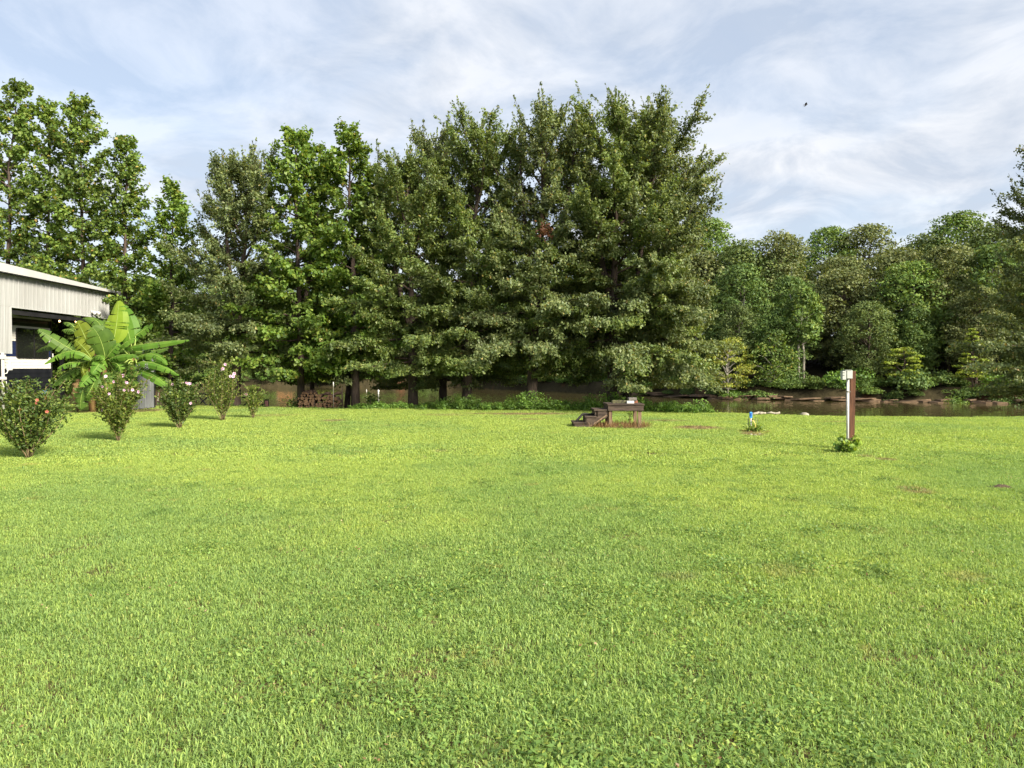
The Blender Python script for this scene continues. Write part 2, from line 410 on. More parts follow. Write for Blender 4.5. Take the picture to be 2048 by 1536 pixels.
def lawn_colour_group():
    g = bpy.data.node_groups.new("lawn_colour", 'ShaderNodeTree')
    g.interface.new_socket("Colour", in_out='OUTPUT', socket_type='NodeSocketColor')
    g.interface.new_socket("Bare", in_out='OUTPUT', socket_type='NodeSocketFloat')
    lk = g.links.new
    geo = g.nodes.new("ShaderNodeNewGeometry")

    def noise(s, det=3, off=0.0, ro=0.55):
        mp = g.nodes.new("ShaderNodeMapping"); mp.inputs["Location"].default_value = (off, off * 1.7, 0)
        mp.inputs["Scale"].default_value = (1, 1, 0.05)
        lk(geo.outputs["Position"], mp.inputs[0])
        n = g.nodes.new("ShaderNodeTexNoise"); n.inputs["Scale"].default_value = s; n.inputs["Detail"].default_value = det
        n.inputs["Roughness"].default_value = ro
        lk(mp.outputs[0], n.inputs["Vector"])
        return n.outputs[0]

    def ramp(v, a, b):
        r = g.nodes.new("ShaderNodeMapRange"); r.interpolation_type = 'SMOOTHSTEP'
        r.inputs[1].default_value = a; r.inputs[2].default_value = b
        lk(v, r.inputs[0]); return r.outputs[0]

    def mix(f, a, b):
        x = g.nodes.new("ShaderNodeMix"); x.data_type = 'RGBA'
        if isinstance(f, float): x.inputs[0].default_value = f
        else: lk(f, x.inputs[0])
        for i, c in ((6, a), (7, b)):
            if isinstance(c, tuple): x.inputs[i].default_value = (*c, 1)
            else: lk(c, x.inputs[i])
        return x.outputs[2]

    def mth(op, a, b):
        n = g.nodes.new("ShaderNodeMath"); n.operation = op
        for i, s in enumerate((a, b)):
            if isinstance(s, (int, float)): n.inputs[i].default_value = s
            else: lk(s, n.inputs[i])
        return n.outputs[0]
    sp = g.nodes.new("ShaderNodeSeparateXYZ"); lk(geo.outputs["Position"], sp.inputs[0])
    zone = mth('MULTIPLY', mth('SUBTRACT', ramp(sp.outputs[1], 4.5, 13.0), 0.5), 0.16)   # finer, yellower grass farther out
    c = mix(ramp(mth('ADD', noise(0.22, 4, 3.0), zone), 0.38, 0.62), GRASS_MID, GRASS_YEL)
    c = mix(mth('MULTIPLY', ramp(noise(0.8, 5, 9.0, 0.65), 0.50, 0.70), 0.5), c, GRASS_BLUE)
    c = mix(mth('MULTIPLY', ramp(noise(2.3, 4, 21.0), 0.56, 0.72), 0.6), c, GRASS_DEEP)
    c = mix(mth('MULTIPLY', ramp(noise(1.6, 5, 35.0, 0.65), 0.60, 0.74), 0.6), c, GRASS_TAN)
    wob = mth('MULTIPLY', mth('SUBTRACT', noise(2.2, 4, 50.0, 0.65), 0.5), 1.9)
    tot = None
    for (px, py, rx, ry, st) in PATCHES:
        q = on_ground(px, py)
        d = q.y
        ax = rx * d / F; ay = max(ry * d * d / (F * CAMZ), 0.12)
        a = mth('POWER', mth('ABSOLUTE', mth('DIVIDE', mth('SUBTRACT', sp.outputs[0], q.x), ax), 0), 2.0)
        b = mth('POWER', mth('ABSOLUTE', mth('DIVIDE', mth('SUBTRACT', sp.outputs[1], q.y), ay), 0), 2.0)
        r = mth('ADD', mth('SQRT', mth('ADD', a, b), 0), wob)
        v = mth('MULTIPLY', ramp(r, 1.15, 0.45), st)
        tot = v if tot is None else mth('MAXIMUM', tot, v)
    c = mix(tot, c, mix(ramp(noise(5.0, 3, 70.0), 0.40, 0.62), (0.23, 0.165, 0.095), (0.37, 0.31, 0.16)))
    go = g.nodes.new("NodeGroupOutput")
    lk(c, go.inputs[0]); lk(tot, go.inputs[1])
    return g


GRASS_YEL = (0.370, 0.475, 0.112)
GRASS_MID = (0.275, 0.395, 0.110)
GRASS_BLUE = (0.215, 0.330, 0.105)
GRASS_DEEP = (0.145, 0.250, 0.060)
GRASS_TAN = (0.42, 0.35, 0.13)
LG = lawn_colour_group()


def grass_mat():
    m, t = new_mat("lawn_blades")
    gr = nd(t, "ShaderNodeGroup"); gr.node_tree = LG
    g = nd(t, "ShaderNodeNewGeometry")
    r = nd(t, "ShaderNodeValToRGB")
    e = r.color_ramp.elements
    e[0].position = 0; e[0].color = (0.70, 0.80, 0.95, 1)
    e[1].position = 1; e[1].color = (1.55, 1.2, 1.3, 1)
    x = e.new(0.55); x.color = (1.0, 1.0, 1.0, 1)
    x = e.new(0.92); x.color = (1.22, 1.18, 1.0, 1)
    t.links.new(g.outputs["Random Per Island"], r.inputs[0])
    mu = nd(t, "ShaderNodeVectorMath", operation='MULTIPLY')
    t.links.new(gr.outputs[0], mu.inputs[0]); t.links.new(r.outputs[0], mu.inputs[1])
    d = nd(t, "ShaderNodeBsdfDiffuse"); t.links.new(mu.outputs[0], d.inputs[0])
    tm = nd(t, "ShaderNodeVectorMath", operation='MULTIPLY'); tm.inputs[1].default_value = (1.15, 1.2, 0.7)
    t.links.new(mu.outputs[0], tm.inputs[0])
    tr = nd(t, "ShaderNodeBsdfTranslucent"); t.links.new(tm.outputs[0], tr.inputs[0])
    mx = nd(t, "ShaderNodeMixShader"); mx.inputs[0].default_value = 0.42
    t.links.new(d.outputs[0], mx.inputs[1]); t.links.new(tr.outputs[0], mx.inputs[2])
    gl = nd(t, "ShaderNodeBsdfGlossy"); gl.inputs["Roughness"].default_value = 0.55
    m2 = nd(t, "ShaderNodeMixShader"); m2.inputs[0].default_value = 0.018
    t.links.new(mx.outputs[0], m2.inputs[1]); t.links.new(gl.outputs[0], m2.inputs[2])
    o = nd(t, "ShaderNodeOutputMaterial"); t.links.new(m2.outputs[0], o.inputs[0])
    return m


def soil_mat():
    m, t = new_mat("lawn_soil")
    gr = nd(t, "ShaderNodeGroup"); gr.node_tree = LG
    g = nd(t, "ShaderNodeNewGeometry")
    no = nd(t, "ShaderNodeTexNoise"); no.inputs["Scale"].default_value = 9; no.inputs["Detail"].default_value = 6
    t.links.new(g.outputs["Position"], no.inputs["Vector"])
    r = nd(t, "ShaderNodeValToRGB"); t.links.new(no.outputs[0], r.inputs[0])
    r.color_ramp.elements[0].position = 0.35; r.color_ramp.elements[0].color = (0.050, 0.040, 0.018, 1)
    r.color_ramp.elements[1].position = 0.68; r.color_ramp.elements[1].color = (0.150, 0.120, 0.050, 1)
    mx = nd(t, "ShaderNodeMix", data_type='RGBA'); t.links.new(gr.outputs[1], mx.inputs[0])
    t.links.new(r.outputs[0], mx.inputs[6]); t.links.new(gr.outputs[0], mx.inputs[7])
    p = nd(t, "ShaderNodeBsdfPrincipled"); p.inputs["Roughness"].default_value = 0.95
    p.inputs["Specular IOR Level"].default_value = 0.1
    t.links.new(mx.outputs[2], p.inputs["Base Color"])
    o = nd(t, "ShaderNodeOutputMaterial"); t.links.new(p.outputs[0], o.inputs[0])
    return m


M['blade'] = grass_mat()
M['soil'] = soil_mat()

# ------------------------------------------------------------------ terrain
EDGE_X = [-90, -25, -14, -7, 0, 4, 8, 14, 30, 90]
EDGE_Y = [33, 32.0, 31.0, 28.8, 28.0, 27.4, 24.8, 23.7, 23.2, 23.0]
SH_X = [-140, -57.7, -33.8, -20, -4.7, 9, 20.7, 43.6, 90, 200]
SH_Y = [118, 118, 118, 116, 109, 92, 72, 63, 56, 50]
WATER_Z = -1.5


def edge_y(x): return np.interp(x, EDGE_X, EDGE_Y)
def shore_y(x): return np.interp(x, SH_X, SH_Y)


def gz(x, y):
    x = np.asarray(x, float); y = np.asarray(y, float)
    s = y - edge_y(x) - 0.35 * np.sin(x * 0.9) * 0.5
    t = np.clip((s + 0.6) / 8.0, 0, 1)
    z = -2.4 * t * t * (3 - 2 * t)
    z = z + 0.018 * np.sin(x * 0.55 + 0.8) * np.sin(y * 0.42 + 0.3) + 0.010 * np.sin(x * 1.3 + y * 0.7)
    return z


def fz(x, v):
    x = np.asarray(x, float); v = np.asarray(v, float)
    wob = 0.5 * np.sin(x * 0.37) + 0.35 * np.sin(x * 0.93 + 1.0)
    a = np.clip((v + 0.5) / (2.2 + 0.8 * wob), 0, 1)
    z = WATER_Z - 1.0 + 2.3 * a * a * (3 - 2 * a)
    z = z + 0.22 * np.clip(v - 2, 0, 30) * (0.85 + 0.15 * np.sin(x * 0.11)) + 0.05 * np.clip(v - 32, 0, 60)
    z = z + 0.12 * np.sin(x * 1.9 + v) * np.clip(v, 0, 1)
    return z


def grid_mesh(name, X, Y, Z, smooth=True):
    ny, nx = X.shape
    V = np.stack([X, Y, Z], -1).reshape(-1, 3)
    i = np.arange(ny * nx).reshape(ny, nx)
    Fq = np.stack([i[:-1, :-1], i[:-1, 1:], i[1:, 1:], i[1:, :-1]], -1).reshape(-1, 4)
    return mesh_np(name, V, Fq, smooth)


xs = np.concatenate([np.linspace(-120, -40, 17)[:-1], np.linspace(-40, 40, 161), np.linspace(40, 120, 17)[1:]])
ys = np.concatenate([np.linspace(-60, 0, 16)[:-1], np.linspace(0, 24, 49)[:-1], np.linspace(24, 46, 67)])
X, Y = np.meshgrid(xs, ys)
lawn = link("lawn", grid_mesh("lawn", X, Y, gz(X, Y)), M['soil'])
tag(lawn, "mown lawn ground sloping to the water at its far edge", "ground", kind="structure")

# far bank
m_, t_ = new_mat("far_bank_ground")
g_ = nd(t_, "ShaderNodeNewGeometry")
n_ = nd(t_, "ShaderNodeTexNoise"); n_.inputs["Scale"].default_value = 0.35; n_.inputs["Detail"].default_value = 6
t_.links.new(g_.outputs["Position"], n_.inputs["Vector"])
r_ = nd(t_, "ShaderNodeValToRGB"); t_.links.new(n_.outputs[0], r_.inputs[0])
r_.color_ramp.elements[0].position = 0.36; r_.color_ramp.elements[0].color = (0.030, 0.026, 0.014, 1)
r_.color_ramp.elements[1].position = 0.72; r_.color_ramp.elements[1].color = (0.135, 0.058, 0.032, 1)
e_ = r_.color_ramp.elements.new(0.60); e_.color = (0.050, 0.042, 0.022, 1)
sp_ = nd(t_, "ShaderNodeVectorMath", operation='DISTANCE')
sq_ = at(563, 765, 121)
sp_.inputs[1].default_value = (sq_.x, 123, 0.6)
t_.links.new(g_.outputs["Position"], sp_.inputs[0])
mr_ = nd(t_, "ShaderNodeMapRange"); mr_.inputs[1].default_value = 3.6; mr_.inputs[2].default_value = 1.6
t_.links.new(sp_.outputs["Value"], mr_.inputs[0])
mx_ = nd(t_, "ShaderNodeMix", data_type='RGBA'); t_.links.new(mr_.outputs[0], mx_.inputs[0])
t_.links.new(r_.outputs[0], mx_.inputs[6]); mx_.inputs[7].default_value = (0.42, 0.22, 0.10, 1)
p_ = nd(t_, "ShaderNodeBsdfPrincipled"); p_.inputs["Roughness"].default_value = 0.95; p_.inputs["Specular IOR Level"].default_value = 0.1
t_.links.new(mx_.outputs[2], p_.inputs["Base Color"])
b_ = nd(t_, "ShaderNodeBump"); b_.inputs["Strength"].default_value = 0.8; b_.inputs["Distance"].default_value = 0.3
n2_ = nd(t_, "ShaderNodeTexNoise"); n2_.inputs["Scale"].default_value = 1.4; n2_.inputs["Detail"].default_value = 8
t_.links.new(g_.outputs["Position"], n2_.inputs["Vector"])
t_.links.new(n2_.outputs[0], b_.inputs["Height"]); t_.links.new(b_.outputs[0], p_.inputs["Normal"])
o_ = nd(t_, "ShaderNodeOutputMaterial"); t_.links.new(p_.outputs[0], o_.inputs[0])
M['far_bank'] = m_
xs = np.concatenate([np.linspace(-900, -140, 20)[:-1], np.linspace(-140, 140, 281), np.linspace(140, 900, 20)[1:]])
vv = np.concatenate([[-6, -3, -1.5], np.linspace(-0.6, 4, 13), np.linspace(5, 40, 18), np.linspace(50, 1500, 15)])
X, Vv = np.meshgrid(xs, vv)
far_bank = link("far_bank", grid_mesh("far_bank", X, shore_y(X) + Vv, fz(X, Vv)), M['far_bank'])
tag(far_bank, "wooded far bank with red clay and rock ledges rising from the water", "bank", kind="structure")

# water
m_, t_ = new_mat("lake_water")
g_ = nd(t_, "ShaderNodeNewGeometry")
mp_ = nd(t_, "ShaderNodeMapping"); mp_.inputs["Scale"].default_value = (1.0, 0.8, 1)
t_.links.new(g_.outputs["Position"], mp_.inputs[0])
na = nd(t_, "ShaderNodeTexNoise"); na.inputs["Scale"].default_value = 2.2; na.inputs["Detail"].default_value = 4
t_.links.new(mp_.outputs[0], na.inputs["Vector"])
# breeze: ripples strengthen on the near, left stretch of the lake
sp_ = nd(t_, "ShaderNodeSeparateXYZ"); t_.links.new(g_.outputs["Position"], sp_.inputs[0])
ry_ = nd(t_, "ShaderNodeMapRange"); ry_.inputs[1].default_value = 78; ry_.inputs[2].default_value = 50
t_.links.new(sp_.outputs[1], ry_.inputs[0])
rx_ = nd(t_, "ShaderNodeMapRange"); rx_.inputs[1].default_value = 14; rx_.inputs[2].default_value = -8
t_.links.new(sp_.outputs[0], rx_.inputs[0])
ml_ = nd(t_, "ShaderNodeMath", operation='MULTIPLY'); t_.links.new(ry_.outputs[0], ml_.inputs[0]); t_.links.new(rx_.outputs[0], ml_.inputs[1])
st_ = nd(t_, "ShaderNodeMapRange"); st_.inputs[3].default_value = 0.10; st_.inputs[4].default_value = 0.62
t_.links.new(ml_.outputs[0], st_.inputs[0])
sb_ = nd(t_, "ShaderNodeVectorMath", operation='SUBTRACT'); sb_.inputs[1].default_value = (0.5, 0.5, 0.5)
t_.links.new(na.outputs["Color"], sb_.inputs[0])
fl_ = nd(t_, "ShaderNodeVectorMath", operation='MULTIPLY'); fl_.inputs[1].default_value = (0.6, 1.0, 0.0)
t_.links.new(sb_.outputs[0], fl_.inputs[0])
am_ = nd(t_, "ShaderNodeVectorMath", operation='SCALE'); t_.links.new(fl_.outputs[0], am_.inputs[0]); t_.links.new(st_.outputs[0], am_.inputs["Scale"])
ad_ = nd(t_, "ShaderNodeVectorMath", operation='ADD'); ad_.inputs[1].default_value = (0, 0, 1); t_.links.new(am_.outputs[0], ad_.inputs[0])
b_ = nd(t_, "ShaderNodeVectorMath", operation='NORMALIZE'); t_.links.new(ad_.outputs[0], b_.inputs[0])
p_ = nd(t_, "ShaderNodeBsdfPrincipled"); p_.inputs["Base Color"].default_value = (0.058, 0.050, 0.020, 1)
p_.inputs["Roughness"].default_value = 0.06; p_.inputs["IOR"].default_value = 1.33
t_.links.new(b_.outputs[0], p_.inputs["Normal"])
o_ = nd(t_, "ShaderNodeOutputMaterial"); t_.links.new(p_.outputs[0], o_.inputs[0])
X, Y = np.meshgrid(np.linspace(-900, 900, 31), np.concatenate([np.linspace(26, 130, 21), np.linspace(160, 700, 8)]))
water = link("water", grid_mesh("water", X, Y, np.full_like(X, WATER_Z)), m_)
tag(water, "brown lake water with light ripples between lawn and wooded bank", "water", kind="structure")

# ------------------------------------------------------------------ grass (one stuff object, tiles of blades on points)
def blade_tile(seed, n, R, h0, h1, w0, w1, oval=0.15):
    r = np.random.default_rng(seed)
    a = r.random(n) * 2 * PI; q = R * np.sqrt(r.random(n))
    # grow in small tufts
    tuft = r.random((max(n // 14, 1), 2)) * 2 - 1
    ti = r.integers(0, len(tuft), n)
    px = q * np.cos(a); py = q * np.sin(a)
    k = r.random(n) < 0.55
    px[k] = tuft[ti[k], 0] * R * 0.9 + r.normal(0, 0.016, k.sum()); py[k] = tuft[ti[k], 1] * R * 0.9 + r.normal(0, 0.016, k.sum())
    h = h0 + (h1 - h0) * r.random(n) ** 1.6
    w = w0 + (w1 - w0) * r.random(n) ** 1.5
    la = r.random(n) * 2 * PI
    lean = 0.25 + 0.95 * r.random(n)
    ov = r.random(n) < oval
    h[ov] *= 0.55; w[ov] *= 2.0
    lx = np.cos(la) * lean; ly = np.sin(la) * lean
    wa = la + PI / 2 + r.normal(0, 0.5, n)
    wx = np.cos(wa) * w / 2; wy = np.sin(wa) * w / 2
    V = np.zeros((n, 5, 3))
    V[:, 0] = np.stack([px - wx * .7, py - wy * .7, np.zeros(n)], -1)
    V[:, 1] = np.stack([px + wx * .7, py + wy * .7, np.zeros(n)], -1)
    mx = px + lx * h * 0.28; my = py + ly * h * 0.28; mz = h * 0.55
    V[:, 2] = np.stack([mx - wx, my - wy, mz], -1)
    V[:, 3] = np.stack([mx + wx, my + wy, mz], -1)
    V[:, 4] = np.stack([px + lx * h * 0.85, py + ly * h * 0.85, h * (0.98 - 0.45 * lean)], -1)
    b = (np.arange(n) * 5)[:, None]
    Fc = np.concatenate([b + np.array([[0, 1, 3]]), b + np.array([[0, 3, 2]]), b + np.array([[2, 3, 4]])], 0)
    return mesh_np("grass_tile", V.reshape(-1, 3), Fc)


tiles = bpy.data.collections.new("grass_tiles")
for k in range(6):
    me = blade_tile(100 + k, 2500, 0.36, 0.016, 0.054, 0.0030, 0.0066, 0.2)
    me.materials.append(M['blade'])
    tiles.objects.link(bpy.data.objects.new("grass_tile", me))
tiles_far = bpy.data.collections.new("grass_tiles_far")
for k in range(5):
    me = blade_tile(200 + k, 1300, 0.55, 0.028, 0.062, 0.008, 0.015, 0.0)
    me.materials.append(M['blade'])
    tiles_far.objects.link(bpy.data.objects.new("grass_tile", me))


def scatter_object(name, P, rot, scl, idx, coll):
    me = bpy.data.meshes.new(name)
    me.vertices.add(len(P)); me.vertices.foreach_set("co", np.asarray(P, np.float32).ravel())
    for nm, typ, arr in (("rot", 'FLOAT', rot), ("scl", 'FLOAT', scl), ("idx", 'INT', idx)):
        at_ = me.attributes.new(nm, typ, 'POINT'); at_.data.foreach_set("value", arr)
    o = bpy.data.objects.new(name, me); COL.objects.link(o)
    ng = bpy.data.node_groups.new(name + "_scatter", 'GeometryNodeTree')
    ng.interface.new_socket("Geometry", in_out='INPUT', socket_type='NodeSocketGeometry')
    ng.interface.new_socket("Geometry", in_out='OUTPUT', socket_type='NodeSocketGeometry')
    gi = ng.nodes.new("NodeGroupInput"); go = ng.nodes.new("NodeGroupOutput")
    ip = ng.nodes.new("GeometryNodeInstanceOnPoints"); ci = ng.nodes.new("GeometryNodeCollectionInfo")
    ci.inputs["Collection"].default_value = coll
    ci.inputs["Separate Children"].default_value = True; ci.inputs["Reset Children"].default_value = True
    ip.inputs["Pick Instance"].default_value = True

    def attr(nm, typ):
        a = ng.nodes.new("GeometryNodeInputNamedAttribute"); a.data_type = typ; a.inputs[0].default_value = nm
        return a.outputs[0]
    cx = ng.nodes.new("ShaderNodeCombineXYZ"); ng.links.new(attr("rot", 'FLOAT'), cx.inputs[2])
    er = ng.nodes.new("FunctionNodeEulerToRotation"); ng.links.new(cx.outputs[0], er.inputs[0])
    ng.links.new(gi.outputs[0], ip.inputs["Points"]); ng.links.new(ci.outputs[0], ip.inputs["Instance"])
    ng.links.new(attr("idx", 'INT'), ip.inputs["Instance Index"])
    ng.links.new(er.outputs[0], ip.inputs["Rotation"]); ng.links.new(attr("scl", 'FLOAT'), ip.inputs["Scale"])
    ng.links.new(ip.outputs[0], go.inputs[0])
    md = o.modifiers.new("scatter", 'NODES'); md.node_group = ng
    return o


def lawn_points(y0, y1, sp, seed, margin):
    r = np.random.default_rng(seed)
    gx, gy = np.meshgrid(np.arange(-40, 40, sp), np.arange(y0, y1, sp))
    px = gx.ravel() + r.normal(0, sp * 0.25, gx.size); py = gy.ravel() + r.normal(0, sp * 0.25, gx.size)
    k = (np.abs(px) < 0.72 * py + margin) & (py < edge_y(px) + 0.7)
    px = px[k]; py = py[k]
    n = len(px)
    return np.stack([px, py, gz(px, py)], -1), r.random(n) * 6.283, 0.85 + 0.35 * r.random(n), r.integers(0, 100, n).astype(np.int32)


Pn, rn, sn, ixn = lawn_points(1.2, 13.0, 0.36, 1, 3.0)
go_ = scatter_object("lawn_grass", Pn, rn, sn, ixn % 6, tiles)
tag(go_, "short bright green mown grass of the near lawn", "grass", kind="stuff")
Pf, rf, sf, ixf = lawn_points(12.7, 33.5, 0.55, 2, 4.0)
go2 = scatter_object("lawn_grass", Pf, rf, sf, ixf % 5, tiles_far)
tag(go2, "yellow-green mown grass on the far half of the lawn", "grass", kind="stuff")


M['lawn_weed'] = leaf_mat("lawn_weed_leaf", [(0, (0.119, 0.222, 0.052)), (0.55, (0.184, 0.305, 0.073)), (0.9, (0.276, 0.379, 0.084)), (1, (0.405, 0.407, 0.094))], trans=0.4, cscale=3)
M['litter'] = leaf_mat("dry_litter", [(0, (0.12, 0.07, 0.035)), (0.6, (0.24, 0.15, 0.07)), (1, (0.42, 0.34, 0.20))], trans=0.15, cscale=3)


def weed_tile(seed, n, R_, mat_, lo, hi, flat):
    r = np.random.default_rng(seed)
    C = np.zeros((n, 3)); a = r.random(n) * 6.283; q = R_ * r.random(n) ** 0.7
    C[:, 0] = np.cos(a) * q; C[:, 1] = np.sin(a) * q; C[:, 2] = r.uniform(lo, hi, n)
    D = r.normal(0, 1, (n, 3)) * np.array([1, 1, flat]); D /= np.linalg.norm(D, axis=1, keepdims=True)
    Nn = r.normal(0, 0.35, (n, 3)) + np.array([0, 0, 1.0])
    S = np.cross(D, Nn); S /= np.linalg.norm(S, axis=1, keepdims=True)
    ln = r.uniform(0.014, 0.032, n)[:, None]; w = ln * r.uniform(0.38, 0.6, n)[:, None]
    V = np.stack([C - D * ln / 2, C + S * w / 2 + D * ln * 0.05, C + D * ln / 2, C - S * w / 2 + D * ln * 0.05], 1).reshape(-1, 3)
    me = mesh_np("weed_tile", V, np.arange(n * 4).reshape(n, 4)); me.materials.append(mat_)
    return bpy.data.objects.new("weed_tile", me)


wt = bpy.data.collections.new("weed_tiles")
for k in range(4): wt.objects.link(weed_tile(800 + k, 170, 0.17, M['lawn_weed'], 0.012, 0.040, 0.5))
lt = bpy.data.collections.new("litter_tiles")
for k in range(3): lt.objects.link(weed_tile(820 + k, 9, 0.20, M['litter'], 0.030, 0.046, 0.25))
r = np.random.default_rng(31)
cc = np.stack([r.uniform(-1, 1, 70), r.uniform(2.2, 13, 70)], -1); cc[:, 0] *= 0.75 * cc[:, 1] + 0.8
cc[:24, 0] = np.abs(cc[:24, 0])                         # more of it on the right
pw = np.concatenate([c_ + r.normal(0, 0.42, (int(r.integers(3, 11)), 2)) for c_ in cc])
pw = np.concatenate([pw, np.array([on_ground(850, 1440).xy[:] + np.array(o_) for o_ in ((0, 0), (0.12, 0.05), (-0.1, 0.08), (0.05, -0.1), (0.2, 0.15))])])
Pw = np.stack([pw[:, 0], pw[:, 1], gz(pw[:, 0], pw[:, 1])], -1); n = len(Pw)
o = scatter_object("lawn_weeds", Pw, r.random(n) * 6.283, r.uniform(0.6, 1.3, n), r.integers(0, 4, n).astype(np.int32), wt)
tag(o, "patches of low broadleaf weeds in the near lawn", "weeds", kind="stuff")
pw = np.stack([r.uniform(-1, 1, 160), 2.2 + 14 * r.random(160) ** 1.3], -1); pw[:, 0] *= 0.75 * pw[:, 1] + 0.8
Pw = np.stack([pw[:, 0], pw[:, 1], gz(pw[:, 0], pw[:, 1])], -1); n = len(Pw)
o = scatter_object("lawn_litter", Pw, r.random(n) * 6.283, r.uniform(0.6, 1.2, n), r.integers(0, 3, n).astype(np.int32), lt)
tag(o, "dry brown leaf bits and clippings lying on the near lawn", "leaf litter", kind="stuff")


# ------------------------------------------------------------------ trees
def unit(a):
    return a / np.maximum(np.linalg.norm(a, axis=-1, keepdims=True), 1e-9)


def leaf_mesh(name, C, D, Nn, Ln, W, fold=0.12):
    """diamond leaves: centres C, length directions D, normals Nn, lengths Ln, widths W"""
    D = unit(D); S = unit(np.cross(D, Nn)); Nn = np.cross(S, D)
    n = len(C)
    Ln = np.broadcast_to(Ln, (n,))[:, None]; W = np.broadcast_to(W, (n,))[:, None]
    V = np.stack([C - D * Ln * 0.5, C + S * W * 0.5 + Nn * W * fold + D * Ln * 0.08, C + D * Ln * 0.5, C - S * W * 0.5 + Nn * W * fold + D * Ln * 0.08], 1)
    Fq = np.arange(n * 4).reshape(n, 4)
    return mesh_np(name, V.reshape(-1, 3), Fq)


GOLD = 2.39996


def interp_path(path, z):
    zs = [p[2] for p in path]
    return np.array([np.interp(z, zs, [p[0] for p in path]), np.interp(z, zs, [p[1] for p in path]), z])


